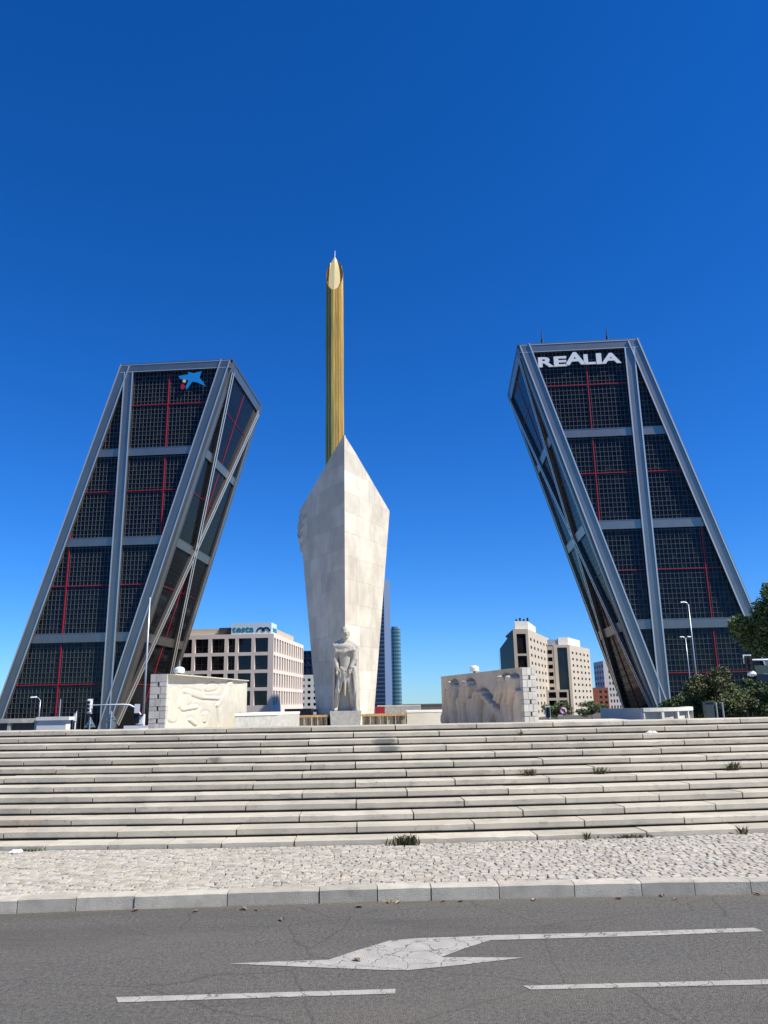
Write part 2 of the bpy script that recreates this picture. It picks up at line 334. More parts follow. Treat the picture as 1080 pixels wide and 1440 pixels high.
# cobbles: jittered courses, the largest-looking 300 as single stones
def cobbles():
    KW = 0.19
    rows = []; cw, ch = 0.108, 0.088; n_rows = 31
    cells = []
    for r in range(n_rows):
        x = -9.5 - rng.random() * 0.1
        while x < 9.5:
            wd = cw * rng.uniform(0.72, 1.32)
            cells.append((r, x, x + wd)); x += wd
    out = []
    for r, xa, xb in cells:
        def P(x, k, jx, jy):
            t = k / n_rows; y0 = kerb_y(x) + KW + 0.01; y1 = step_y(x) - 0.02
            wav = 0.022 * math.sin(x * 5.3 + k * 0.9) + 0.014 * math.sin(x * 13.1 + k * 2.3) if 0 < k < n_rows else 0
            return (x + jx, y0 + (y1 - y0) * t + wav + jy)
        j = lambda s: rng.uniform(-s, s)
        xm = (xa + xb) / 2
        poly = [P(xa, r, j(.016) , j(.009)), P(xm, r, j(.02), j(.012) ), P(xb, r, j(.016), j(.009)), P(xb, r + 1, j(.016), j(.009)), P(xm, r + 1, j(.02), j(.012)), P(xa, r + 1, j(.016), j(.009))]
        cx = sum(p[0] for p in poly) / 6; cy = sum(p[1] for p in poly) / 6
        s1 = 0.92 if rng.random() < .7 else 0.84; s2 = s1 * 0.89; top = PAVZ + rng.uniform(-0.0035, 0.003)
        tilt = (rng.uniform(-.03, .03), rng.uniform(-.03, .03))
        gg = G()
        lo = [(cx + (p[0] - cx) * s1, cy + (p[1] - cy) * s1, PAVZ - 0.05) for p in poly]
        mid = [(p[0], p[1], top - 0.006 + (p[0] - cx) * tilt[0] + (p[1] - cy) * tilt[1]) for p in lo]
        hi = [(cx + (p[0] - cx) * s2, cy + (p[1] - cy) * s2, top + (p[0] - cx) * s2 * tilt[0] + (p[1] - cy) * s2 * tilt[1]) for p in poly]
        gg.v = lo + mid + hi; k = 6
        for i in range(k):
            i2 = (i + 1) % k
            gg.f.append((i, i2, k + i2, k + i)); gg.f.append((k + i, k + i2, 2 * k + i2, 2 * k + i))
        gg.f.append(tuple(2 * k + i for i in range(k)))
        v = rng.uniform(.78, 1.12); wv = rng.uniform(-.03, .04)
        gg.c = [(v * (1 + wv), v, v * (1 - wv), 1)] * 18
        d = math.hypot(cx, cy) - 0.0
        size = (xb - xa) / (cx * cx + cy * cy) if abs(cx) < 5.2 else 0
        out.append((size, gg))
    out.sort(key=lambda q: -q[0])
    for s_, gg in out[:290]:
        part('cobble', gg, M['cobble_one'], pavement, fix=False)
    big = G(); big.c = []
    for s_, gg in out[290:]:
        n = len(big.v); big.v += gg.v; big.f += [tuple(i + n for i in f) for f in gg.f]; big.c += gg.c
    part('cobbles', big, M['cobble'], pavement, stuff=True, fix=False)
cobbles()

def ragged_slab(P0, P1, depth, z0, z1, chip=0.006, nseg=10, bev=0.010):
    """a stone slab whose front edge runs P0->P1 (xy), going back by depth, with a worn nosing"""
    g = G(); P0 = np.array(P0); P1 = np.array(P1); d = P1 - P0; L = np.linalg.norm(d); t = d / L; nrm = np.array([-t[1], t[0]])
    if nrm[1] < 0: nrm = -nrm
    n = max(3, int(L / 0.16)); cols = []
    for i in range(n + 1):
        p = P0 + d * i / n
        e = rng.uniform(0, chip) if 0 < i < n else rng.uniform(chip * .5, chip * 1.6)
        if rng.random() < 0.04: e += rng.uniform(.004, .012)
        b = bev + e
        prof = [(depth, z0), (0.004, z0), (0.0 + e * .3, z0 + 0.012), (e * .4, z1 - b), (b, z1 - e * .25), (depth, z1)]
        cols.append([tuple(p + nrm * q[0]) + (q[1],) for q in prof])
    k = len(cols[0])
    for c_ in cols: g.v += c_
    for i in range(n):
        for j in range(k):
            j2 = (j + 1) % k; g.f.append((i * k + j, (i + 1) * k + j, (i + 1) * k + j2, i * k + j2))
    g.f.append(tuple(range(k))); g.f.append(tuple(n * k + j for j in reversed(range(k))))
    return g

# kerb stones
kerb = struct('kerb', G().box(-25, -24.9, kerb_y(-25) + 0.02, kerb_y(-25) + 0.17, ROADZ - 0.05, PAVZ - 0.02), M['kerb'])
kj = [at_h(x, 1262 - (x - 300) * 0.024, -0.06)[0] for x in (35, 114, 194, 322, 450, 531, 606, 701, 806, 899, 972, 1049)]
while kj[0] > -20: kj.insert(0, kj[0] - rng.uniform(0.8, 1.3))
while kj[-1] < 20: kj.append(kj[-1] + rng.uniform(0.8, 1.3))
for a, b in zip(kj[:-1], kj[1:]):
    sag = rng.uniform(-.006, .006)
    part('kerb_stone', ragged_slab((a + .005, kerb_y(a) + sag), (b - .005, kerb_y(b) + sag + rng.uniform(-.006, .006)), 0.19, ROADZ - 0.08, PAVZ + 0.008 + rng.uniform(-.004, .005), chip=0.005), M['kerb'], kerb)

# ------------------------------------------------------------------ stairs and the sunken court behind
RISE, TREAD, R1, NST = 0.12, 0.40, 0.07, 13
TOPZ = R1 + RISE * (NST - 1)
RIMD = 0.75
g = G()
for a, b in zip(XS[:-1], XS[1:]):
    if a < -18 or b > 18: continue
    prev = []
    for x in (a, b):
        pr = []
        for k in range(NST):
            y = step_y(x) + k * TREAD + 0.085
            zb = -0.14 if k == 0 else R1 + (k - 1) * RISE - 0.02; zt = R1 + k * RISE - 0.02
            pr += [(x, y, zb), (x, y, zt)]
        pr += [(x, step_y(x) + NST * TREAD + RIMD - .45, TOPZ - 0.02), (x, step_y(x) + NST * TREAD + RIMD - .45, 0.5)]
        prev.append(pr)
    for i in range(len(prev[0]) - 1):
        g.quad(prev[0][i], prev[1][i], prev[1][i + 1], prev[0][i + 1])
stairs = struct('staircase', g, M['core'], fix=False)
JOINTS = {13: [91, 204, 319, 438, 556, 671, 781, 884, 980, 1063], 12: [22, 133, 252, 374, 497, 618, 735, 845, 947, 1028], 11: [63, 181, 306, 367, 434, 560, 685, 802, 914, 1014],
          10: [109, 236, 367, 497, 628, 751, 870, 977], 9: [30, 157, 291, 430, 565, 698, 825, 942, 1048], 8: [77, 214, 355, 437, 500, 639, 767, 895, 1011], 7: [2, 132, 277, 425, 572, 711, 842, 973],
          6: [74, 213, 356, 500, 641, 776, 905, 1025], 5: [130, 275, 425, 573, 717, 855, 984], 4: [42, 191, 346, 501, 654, 800, 938, 1065], 3: [100, 258, 421, 582, 738, 886, 1023],
          2: [4, 166, 333, 502, 668, 827, 975], 1: [64, 153, 237, 312, 414, 580, 758, 918, 1065]}
for k in range(NST):
    zt = R1 + k * RISE; xs = []
    yrow = step_y(0) + k * TREAD
    for jx in JOINTS[k + 1]:
        yy = 1184 - 13.4 * k + (580 - jx) * .017
        xs.append(px_x(jx, yy, yrow))
    while xs[0] > -11.5: xs.insert(0, xs[0] - rng.uniform(1.5, 1.95))
    while xs[-1] < 11.5: xs.append(xs[-1] + rng.uniform(1.5, 1.95))
    xs = [-17.5] + xs + [17.5]
    for a, b in zip(xs[:-1], xs[1:]):
        dep = TREAD + 0.03 if k < NST - 1 else RIMD
        dz = rng.uniform(-.004, .004)
        th = 0.090 if k else 0.19
        go = ragged_slab((a + .011, step_y(a) + k * TREAD), (b - .011, step_y(b) + k * TREAD), dep, zt - th + dz, zt + dz + 0.0, chip=0.0025)
        part('step_slab', go, M['step'], stairs)
# court floor behind the rim, lower than the top step
CZ = 0.55
yb = step_y(0) + NST * TREAD + RIMD
struct('court_floor', G().box(-17.5, 17.5, yb - .3, 62, STREET - .02, CZ), M['floor'])

# ------------------------------------------------------------------ stone prow monument
AX = np.array([-0.055, 1.0]); AX /= np.linalg.norm(AX); PX = np.array([AX[1], -AX[0]])
FRONT = np.array([-2.21, 42.0])
def mon(s, t, z):
    p = FRONT + PX * s + AX * t; return (p[0], p[1], z)
prow = thing('stone_prow', 'tall pale stone monument shaped like a ship prow behind the statue', 'monument', mon(0, 2, CZ))
ZF, ZB = 17.0, 13.7; HW, TB = 2.80, 5.0; HWB = 1.48
TBB = TB * HWB / HW
def wing_pt(sd, q, z, off=0.0):
    """q: 0 at the front edge .. 1 at the outer edge at full width; off: out along the face normal"""
    L = math.hypot(HW, TB); nx, nt_ = TB / L, -HW / L
    return mon(sd * (HW * q + nx * off), TB * q + nt_ * off, z)
g = G()
core = [[mon(0, .06, CZ), mon(-HWB + .05, TBB, CZ), mon(0, TBB + .6, CZ), mon(HWB - .05, TBB, CZ)],
        [mon(0, .06, ZB - .4), mon(-HW + .05, TB, ZB - .4), mon(0, TB + .8, ZB - .4), mon(HW - .05, TB, ZB - .4)]]
g.v = core[0] + core[1] + [mon(0, .06, ZF - .1), mon(0, TB * .5, ZF - 1.4)]
g.f = [(0, 1, 2, 3), (0, 1, 5, 4), (1, 2, 6, 5), (2, 3, 7, 6), (3, 0, 4, 7), (4, 5, 8), (4, 7, 8), (5, 6, 9), (6, 7, 9), (5, 9, 8), (7, 8, 9)]
part('core', g, M['stone'], prow)
face = [(0, CZ), (0, ZF), (1, ZB), (HWB / HW, CZ)]
r2 = random.Random(5)
for sd in (-1, 1):
    rowz = CZ; rows = []
    while rowz < ZF:
        h_ = r2.uniform(1.0, 1.35); rows.append((rowz, rowz + h_)); rowz += h_
    for ri, (za, zb_) in enumerate(rows):
        q = 0.0; first = True
        while q < 1.0:
            wq = (0.22 if first and ri % 2 else r2.uniform(.2, .34)); first = False
            cell = [(q, za), (q + wq, za), (q + wq, zb_), (q, zb_)]
            pc = clip_convex(cell, face)
            if len(pc) >= 3:
                cx = sum(p[0] for p in pc) / len(pc); cz = sum(p[1] for p in pc) / len(pc)
                def sh(p): # narrow joint
                    dx = math.copysign(min(.0006, abs(p[0] - cx) * .5), p[0] - cx) if p[0] > 1e-6 else 0
                    dz = math.copysign(min(.003, abs(p[1] - cz) * .5), p[1] - cz)
                    return (p[0] - dx, p[1] - dz)
                pc = [sh(p) for p in pc]
                o1 = 0.05 + r2.uniform(-.003, .003)
                front = [wing_pt(sd, p[0], p[1], o1 if p[0] > 1e-6 else 0.05) if p[0] > 1e-6 else mon(0, -0.02, p[1]) for p in pc]
                back = [wing_pt(sd, max(p[0], .012), p[1], -0.12) for p in pc]
                part('stone_slab', G().prism(back, front), M['stone'], prow)
            q += wq

# worn carving along the upper outer edge of the shaded face
g = G(); nq, nz_ = 14, 34; rr_ = np.random.RandomState(2); base_n = rr_.rand(nq, nz_)
for i in range(nq):
    for j in range(nz_):
        q = .80 + .205 * i / (nq - 1); z = 10.9 + 2.5 * j / (nz_ - 1)
        lim = min(1, max(0, 1 - abs(j / (nz_ - 1) - .5) * 2)) ** .5 * min(1, i / 3)
        q = min(q, 1.004 - max(0, (13.7 - z)) * .036) if z < 13.6 else q
        off = .045 + lim * (.10 + .14 * (math.sin(j * .9 + i * .5) * .5 + .5) * (math.sin(i * .8 + j * .23) * .5 + .5) + .07 * base_n[i, j])
        g.v.append(wing_pt(-1, q, z, off))
for i in range(nq - 1):
    for j in range(nz_ - 1): g.f.append((i * nz_ + j, (i + 1) * nz_ + j, (i + 1) * nz_ + j + 1, i * nz_ + j + 1))
part('edge_carving', g, M['stone'], prow, smooth=True, fix=False)

# statue: smooth implicit figure turned into a surface
def surface_nets(F, lo, hi, N):
    xs = [np.linspace(lo[i], hi[i], N[i]) for i in range(3)]
    X, Y, Z = np.meshgrid(*xs, indexing='ij'); D = F(X, Y, Z)
    ins = D < 0; st = [(hi[i] - lo[i]) / (N[i] - 1) for i in range(3)]
    cs = [ins[a:N[0] - 1 + a, b:N[1] - 1 + b, c:N[2] - 1 + c] for a in (0, 1) for b in (0, 1) for c in (0, 1)]
    cnt = sum(c.astype(int) for c in cs); act = (cnt > 0) & (cnt < 8)
    idx = -np.ones(act.shape, int); I = np.argwhere(act); idx[act] = np.arange(len(I))
    P = np.zeros((len(I), 3)); W = np.zeros(len(I)); cor = [(a, b, c) for a in (0, 1) for b in (0, 1) for c in (0, 1)]
    for i in range(8):
        for j in range(i + 1, 8):
            if sum(abs(cor[i][k] - cor[j][k]) for k in range(3)) != 1: continue
            di = D[I[:, 0] + cor[i][0], I[:, 1] + cor[i][1], I[:, 2] + cor[i][2]]; dj = D[I[:, 0] + cor[j][0], I[:, 1] + cor[j][1], I[:, 2] + cor[j][2]]
            m = (di < 0) != (dj < 0); t = np.where(m, di / np.where(m, di - dj, 1), 0)
            p = np.array(cor[i])[None] + t[:, None] * (np.array(cor[j]) - np.array(cor[i]))[None]
            P[m] += p[m]; W[m] += 1
    P = (I + P / W[:, None]) * np.array(st) + np.array(lo)
    faces = []
    for ax in range(3):
        o1, o2 = [k for k in range(3) if k != ax]
        sl = [slice(1, n - 1) for n in N]; sl[ax] = slice(0, N[ax] - 1)
        sl2 = list(sl); sl2[ax] = slice(1, N[ax])
        E_ = np.argwhere(ins[tuple(sl)] != ins[tuple(sl2)])
        for e in E_:
            b = e + 1; b[ax] = e[ax]
            q = []
            for (d1, d2) in ((-1, -1), (0, -1), (0, 0), (-1, 0)):
                c_ = b.copy(); c_[o1] += d1; c_[o2] += d2; q.append(idx[tuple(c_)])
            faces.append(tuple(q))
    return P, faces
def s_min(a, b, k):
    h = np.clip(.5 + .5 * (b - a) / k, 0, 1); return b + (a - b) * h - k * h * (1 - h)
def ell(X, Y, Z, c, r):
    x, y, z = (X - c[0]) / r[0], (Y - c[1]) / r[1], (Z - c[2]) / r[2]; return (np.sqrt(x * x + y * y + z * z) - 1) * min(r)
def cone(X, Y, Z, a, b, ra, rb, sy=1.0):
    a = np.array(a, float); b = np.array(b, float); d = b - a; L2 = d @ d
    t = np.clip(((X - a[0]) * d[0] + (Y - a[1]) * d[1] + (Z - a[2]) * d[2]) / L2, 0, 1)
    px, py, pz = X - a[0] - t * d[0], (Y - a[1] - t * d[1]) / sy, Z - a[2] - t * d[2]
    return np.sqrt(px * px + py * py + pz * pz) - (ra + (rb - ra) * t)
def statue_sdf(X, Y, Z):
    E = lambda c, r: ell(X, Y, Z, c, r)
    K = lambda a, b, ra, rb, sy=1.0: cone(X, Y, Z, a, b, ra, rb, sy)
    # trunk and robe
    D = E((0, 0, 2.35), (.29, .22, .42))
    D = s_min(D, E((.03, 0, 1.85), (.25, .19, .45)), .12)
    D = s_min(D, K((-.13, 0, 1.6), (-.30, -.04, .85), .17, .115), .10)       # legs
    D = s_min(D, K((-.30, -.04, .85), (-.38, .02, .10), .115, .075), .05)
    D = s_min(D, K((.14, 0, 1.6), (.27, -.05, .85), .18, .13), .10)
    D = s_min(D, K((.27, -.05, .85), (.36, .02, .10), .13, .09), .05)
    D = s_min(D, K((-.38, .02, .07), (-.42, -.22, .05), .07, .055), .05)     # feet
    D = s_min(D, K((.36, .02, .07), (.38, -.22, .05), .07, .055), .05)
    # hanging cloth: waist swag, centre tail, long fold at the outside of the leg
    D = s_min(D, K((-.16, -.10, 1.74), (.20, -.14, 1.48), .07, .08), .07)
    D = s_min(D, K((.02, -.18, 1.5), (.01, -.20, .62), .085, .03, .7), .04)
    D = s_min(D, K((-.02, -.16, 1.5), (-.25, -.16, .72), .06, .02, .7), .04)
    D = s_min(D, K((.10, -.17, 1.5), (.33, -.16, .55), .08, .05, .7), .04)
    D = s_min(D, K((.20, -.12, 1.5), (.43, -.10, .06), .10, .06, .8), .04)
    D = s_min(D, K((.30, -.02, 1.55), (.46, .02, .04), .09, .07, .9), .04)
    D = s_min(D, K((.08, -.2, 1.62), (.30, -.17, 1.32), .03, .025), .02)
    D = s_min(D, K((.40, -.16, 1.75), (.50, -.24, .03), .075, .085, 1.3), .03)
    D = s_min(D, K((.48, .0, 2.3), (.54, -.04, .03), .09, .10, 1.3), .04)
    D = s_min(D, K((-.46, .05, 2.4), (-.50, .08, .03), .06, .06, 1.2), .03)
    # arms
    for s, el, wr in ((-1, (-.42, -.08, 2.12), (-.33, -.20, 1.78)), (1, (.42, -.08, 2.12), (.27, -.22, 1.78))):
        D = s_min(D, K((s * .40, -.02, 2.62), el, .15, .125), .04)
        D = s_min(D, K(el, wr, .12, .075), .05)
        hx = wr[0]
        D = s_min(D, K(wr, (hx - s * .02, wr[1] - .01, wr[2] - .13), .06, .065, .6), .03)       # palm
        for i in range(4):
            ox = (-.055 + .036 * i); ln = (.12, .14, .135, .10)[i]
            b0 = (hx - s * .02 + ox, wr[1] - .02, wr[2] - .17); b1 = (hx - s * .02 + ox * 1.05, wr[1] - .045, wr[2] - .17 - ln * .55); b2 = (b1[0], wr[1] - .03, b1[2] - ln * .45)
            D = s_min(D, K(b0, b1, .019, .017), .012); D = s_min(D, K(b1, b2, .017, .014), .008)
        D = s_min(D, K((hx - s * .07, wr[1] - .02, wr[2] - .07), (hx - s * .12, wr[1] - .05, wr[2] - .18), .024, .017), .015)
    # shawl over chest and shoulders with rolled hem
    sh = E((0, -.02, 2.62), (.50, .27, .20))
    for s_ in (-1, 1): sh = s_min(sh, K((s_ * .08, .02, 2.86), (s_ * .43, .0, 2.66), .13, .15, 1.0), .08)
    D = s_min(D, sh, .05)
    for z0, r_ in ((2.44, .052), (2.52, .03)):
        for a, b in (((-.53, .0, z0 + .02), (-.38, -.20, z0)), ((-.38, -.20, z0), (.0, -.27, z0 - .03)), ((.0, -.27, z0 - .03), (.22, -.24, z0 + .04)), ((.22, -.24, z0 + .04), (.38, -.21, z0 + .06)), ((.38, -.21, z0 + .06), (.54, .0, z0 + .0))):
            D = s_min(D, K(a, b, r_, r_), .03)
    # neck and head, turned a little to its left
    D = s_min(D, K((.0, .0, 2.75), (.03, -.04, 3.05), .145, .125), .06)
    a_ = .30; hx, hy, hz = .03, -.06, 3.19; X0, Y0, Z0 = X, Y, Z; X = hx + (X - hx) / 1.14; Y = hy + (Y - hy) / 1.14; Z = hz + (Z - hz) / 1.10
    xr = (X - hx) * math.cos(a_) + (Y - hy) * math.sin(a_); yr = -(X - hx) * math.sin(a_) + (Y - hy) * math.cos(a_); zr = Z - hz
    H = ell(xr, yr, zr, (0, .02, .04), (.158, .195, .20)); H = s_min(H, ell(xr, yr, zr, (0, -.045, -.08), (.118, .135, .15)), .06)
    H = s_min(H, cone(xr, yr, zr, (0, -.165, .03), (0, -.215, -.045), .02, .032), .02)     # nose
    H = s_min(H, cone(xr, yr, zr, (-.08, -.155, .045), (.08, -.155, .045), .028, .028), .02)  # brow
    H = s_min(H, cone(xr, yr, zr, (-.05, -.165, -.105), (.05, -.165, -.105), .018, .018), .015)  # mouth
    H = s_min(H, ell(xr, yr, zr, (0, -.15, -.175), (.05, .05, .045)), .03)
    for s in (-1, 1):
        H = np.maximum(H, -ell(xr, yr, zr, (s * .062, -.195, .005), (.038, .04, .024)))
        H = s_min(H, ell(xr, yr, zr, (s * .062, -.158, .002), (.028, .022, .02)), .006)
        H = s_min(H, ell(xr, yr, zr, (s * .16, .02, -.02), (.028, .045, .065)), .015)
    hair = ell(xr, yr, zr, (0, .045, .09), (.168, .195, .175)); hair = hair + .008 * np.sin(xr * 60) * np.sin(zr * 45 + yr * 30)
    H = s_min(H, hair, .012)
    X, Y, Z = X0, Y0, Z0
    D = s_min(D, H, .03)
    # cloth folds
    low = np.clip((2.9 - Z) / .3, 0, 1) * np.clip(Z / .2, 0, 1)
    D = D + .010 * low * np.sin(X * 46 + np.sin(Z * 5) * 1.4) * np.clip((.05 - Y) / .15, 0, 1) * np.clip((1.75 - Z) / .2, 0, 1)
    return D
SP, SF = surface_nets(statue_sdf, (-.68, -.42, -.06), (.68, .36, 3.52), (100, 58, 246))
SCX, SCY, SCZ = -2.13, 40.2, 1.63
statue = thing('statue', 'carved standing robed man with bare head and hanging arms on stone pedestal', 'statue', (SCX, SCY, SCZ))
g = G(); g.v = [tuple(p) for p in (SP * np.array([1.19, 1.19, 1.215]) + np.array([SCX, SCY, SCZ]))]; g.f = SF
part('figure', g, M['statue'], statue, smooth=True)
part('backing_stone', G().prism([mon(-.70, -1.66, 1.60), mon(.74, -1.66, 1.60), mon(.48, -.1, 1.60), mon(-.48, -.1, 1.60)], [mon(-.66, -1.5, 4.75), mon(.68, -1.5, 4.75), mon(.42, -.1, 4.75), mon(-.42, -.1, 4.75)]), M['statue'], statue)
ped = single('pedestal', G().prism([mon(-.70, -2.5, CZ), mon(.70, -2.5, CZ), mon(.70, -.05, CZ), mon(-.70, -.05, CZ)], [mon(-.78, -2.55, 1.64), mon(.78, -2.55, 1.64), mon(.78, -.05, 1.64), mon(-.78, -.05, 1.64)]), M['pedestal'], 'grey stone pedestal carrying the robed statue between two water basins', 'pedestal', mon(0, -1, CZ))

# ------------------------------------------------------------------ fountain basins and low walls
def basin(label, xa, xb, y0, y1, ztop):
    t = thing('fountain_basin', label, 'fountain', ((xa + xb) / 2, (y0 + y1) / 2, CZ))
    part('bowl', G().box(xa + .06, xb - .06, y0 + .06, y1 - .06, CZ, ztop - .1), M['basin'], t)
    g = G(); g.box(xa, xb, y0, y0 + .22, ztop - .1, ztop); g.box(xa, xb, y1 - .22, y1, ztop - .1, ztop)
    g.box(xa, xa + .22, y0 + .22, y1 - .22, ztop - .1, ztop); g.box(xb - .22, xb, y0 + .22, y1 - .22, ztop - .1, ztop)
    part('lip', g, M['basin_lip'], t)
    part('water_surface', G().box(xa + .2, xb - .2, y0 + .2, y1 - .2, ztop - .09, ztop - .04), M['water'], t)
    for i in range(9):
        x = xa + .2 + (xb - xa - .4) * (i + rng.uniform(.2, .8)) / 9
        part('water_streak', G().box(x, x + rng.uniform(.02, .05), y0 - .02, y0 + .055, CZ + .02, ztop - .11), M['relief'] if i % 2 else M['bronze_dark'], t)
basin('stained water basin in the shade beside the statue pedestal', -5.05, -2.95, 39.7, 41.9, 1.46)
basin('sunlit water basin with ochre lip beside the statue pedestal', -1.32, .95, 39.7, 41.9, 1.46)
def slab_wall(name, label, pts, z0, z1, m, cope=None):
    t = thing(name, label, 'wall', (sum(p[0] for p in pts) / len(pts), sum(p[1] for p in pts) / len(pts), z0))
    part('body', G().prism([(x, y, z0) for x, y in pts], [(x, y, z1 - .1) for x, y in pts]), m, t)
    cx = sum(p[0] for p in pts) / len(pts); cy = sum(p[1] for p in pts) / len(pts)
    ex = [(cx + (x - cx) * 1.012, cy + (y - cy) * 1.02) for x, y in pts]
    part('coping', G().prism([(x, y, z1 - .1) for x, y in ex], [(x, y, z1) for x, y in ex]), cope or M['plaster'], t)
    return t
slab_wall('low_wall', 'low stone wall with white top beside the shaded basin', [(-6.35, 33.2), (-4.75, 34.6), (-4.3, 39), (-6.5, 39)], CZ, 1.66, M['pedestal'])
slab_wall('low_wall', 'shadow coloured low block between the white topped wall and shaded basin', [(-5.7, 44.2), (-4.25, 44.2), (-4.25, 45.8), (-5.7, 45.8)], CZ, 1.76, M['mortar'], M['bronze_dark'])  # dark joint and bronze colours stand in for the shadow on this block
slab_wall('low_wall', 'low white stone wall beside the basin with ochre lip', [(.98, 40.2), (3.2, 41.0), (3.0, 42.8), (.98, 42.8)], CZ, 1.60, M['relief'])
slab_wall('low_wall', 'long grey wall behind the basins and the stone prow', [(-.6, 50), (4.0, 50), (4.0, 50.8), (-.6, 50.8)], CZ, 1.86, M['pedestal'], M['floor'])
slab_wall('low_wall', 'dark sloping block on the grey wall beside the shaded relief', [(2.0, 47.2), (3.4, 47.2), (3.4, 48.6), (2.3, 48.6)], CZ, 1.88, M['mortar'], M['winframe'])
single('red_box', G().box(-.72, -.15, 47.2, 47.7, CZ, 1.80), M['red_dull'], 'small red box behind the sunlit edge of the stone prow', 'box', (-.45, 47.4, CZ))

# ------------------------------------------------------------------ relief walls
def relief_wall(label, near_out, near_in, far_in, top, figs, m, sgn):
    """near_out/near_in: the blocky end towards the street, near_in -> far_in: the carved face"""
    A = np.array(near_in); B = np.array(far_in); O_ = np.array(near_out)
    d = (B - A); L = np.linalg.norm(d); d /= L; th = O_ - A
    n = np.array([-d[1], d[0]]); n = n if n @ th < 0 else -n           # out of the carved face
    t = thing('relief_wall', label, 'wall', (A[0], A[1], CZ)); H = top - CZ
    def W(s, o, z):
        p = A + d * s + n * o; return (p[0], p[1], CZ + z)
    T = abs(th @ n)
    part('core', G().prism([W(.03, -.30, 0), W(L, -.30, 0), W(L, -T, 0), W(.03, -T + .02, 0)], [W(.03, -.30, H - .03), W(L, -.30, H - .03), W(L, -T, H - .03), W(.03, -T + .02, H - .03)]), M['mortar'], t)
    # carved face as a height field
    ns, nz = 230, 92; S, Z = np.meshgrid(np.linspace(0.0, L, ns), np.linspace(0, H, nz), indexing='ij')
    Dp = np.full(S.shape, 0.0)
    rr = np.random.RandomState(3 if sgn > 0 else 4)
    def plane(px, py):
        r_ = ray(px, py); k = ((A - CAM[:2]) @ n) / (r_[:2] @ n); P = CAM + r_ * k
        return (P[:2] - A) @ d, P[2] - CZ
    for (x0, y0, x1, y1, w0, w1, hh) in figs:
        s0, z0 = plane(x0, y0); s1, z1 = plane(x1, y1)
        sx = 3.0
        ax_, bx_ = np.array([s0 / sx, z0]), np.array([s1 / sx, z1]); dd = bx_ - ax_; L2 = dd @ dd + 1e-9
        tt = np.clip(((S / sx - ax_[0]) * dd[0] + (Z - ax_[1]) * dd[1]) / L2, 0, 1)
        dist = np.hypot(S / sx - ax_[0] - tt * dd[0], Z - ax_[1] - tt * dd[1]); wd = (w0 + (w1 - w0) * tt) * .027
        wd = wd * (.74 if sgn < 0 else 1); prof = np.sqrt(np.clip(1 - (dist / wd) ** (4 if sgn < 0 else 3), 0, 1)) * hh * (1.6 if sgn < 0 else .34)
        prof = np.where(prof > 0, prof + (.035 if sgn < 0 else .008) * np.sin(S * 14 + Z * 2.2 + np.sin(Z * 4) * 1.5) * (prof / hh), 0)
        rim = np.where((dist > wd) & (dist < wd + .10), -(.16 if sgn < 0 else .025) * (1 - (dist - wd) / .10), 0)
        Dp = np.where(prof > 0, np.maximum(Dp, prof), np.where(Dp <= 0.0001, np.minimum(Dp, rim), Dp))
    Dp += .010 * np.sin(S * 2.1 + 1) * np.sin(Z * 3.3)
    edge = np.minimum(1, np.minimum(S / .15, (L - S) / .1)); Dp *= np.clip(edge, 0, 1)
    g = G()
    g.v = [W(S[i, j], Dp[i, j], Z[i, j]) for i in range(ns) for j in range(nz)]
    g.f = [(i * nz + j, (i + 1) * nz + j, (i + 1) * nz + j + 1, i * nz + j + 1) for i in range(ns - 1) for j in range(nz - 1)]
    part('relief_carving', g, m, t, smooth=True, fix=False)
    over = .30 if sgn > 0 else .03
    part('coping', G().prism([W(.0, -T - .02, H - .03), W(L + .02, -T - .02, H - .03), W(L + .02, over * .3, H - .03), W(.0, over, H - .03)],
                             [W(.0, -T - .02, H + .01), W(L + .02, -T - .02, H + .01), W(L + .02, over * .3, H + .01), W(.0, over, H + .01)]), m, t)
    # blocks on the street end
    z = H; rowi = 0
    while z > 0:
        hh = .285 if rowi % 2 == 0 else .165
        z0 = max(0, z - hh)
        spans = [(0, .34), (.34, .66), (.66, 1)] if rowi % 2 == 0 else [(0, .44), (.56, 1)]
        for a, b in spans:
            dep = .05 + rng.uniform(-.008, .008)
            o0, o1 = -T * a - .006, -T * b + .006
            bb = [W(-dep, o0, z0 + .006), W(-dep, o1, z0 + .006), W(.2, o1, z0 + .006), W(.2, o0, z0 + .006)]
            tt = [W(-dep, o0, z - .006), W(-dep, o1, z - .006), W(.2, o1, z - .006), W(.2, o0, z - .006)]
            part('stone_block', G().prism(bb, tt), M['block'], t)
        z -= hh; rowi += 1
    return W, L, H
figsR = [(638, 965, 640, 990, 9, 8, .16), (640, 985, 641, 1016, 8, 9, .14), (631, 972, 628, 1014, 6, 7, .12), (660, 966, 656, 985, 10, 9, .18), (652, 985, 655, 1016, 9, 9, .15), (664, 985, 668, 1016, 7, 7, .12),
         (661, 960, 661, 961, 6, 6, .22), (638, 960, 638, 961, 5, 5, .20), (677, 976, 674, 1016, 7, 9, .20), (680, 974, 680, 975, 6, 6, .24), (684, 978, 706, 1002, 4, 6, .17), (690, 992, 688, 1016, 8, 7, .10), (706, 1000, 710, 1016, 6, 7, .15),
         (711, 957, 709, 972, 7, 8, .18), (711, 953, 711, 954, 5, 5, .22), (723, 956, 722, 970, 7, 8, .18), (723, 953, 723, 954, 5, 5, .22), (709, 966, 703, 984, 4, 3, .16), (712, 968, 706, 988, 4, 3, .16), (722, 966, 714, 988, 4, 3, .16), (725, 968, 720, 990, 4, 3, .16), (715, 990, 716, 1016, 8, 9, .12), (729, 972, 729, 1016, 4, 5, .10)]
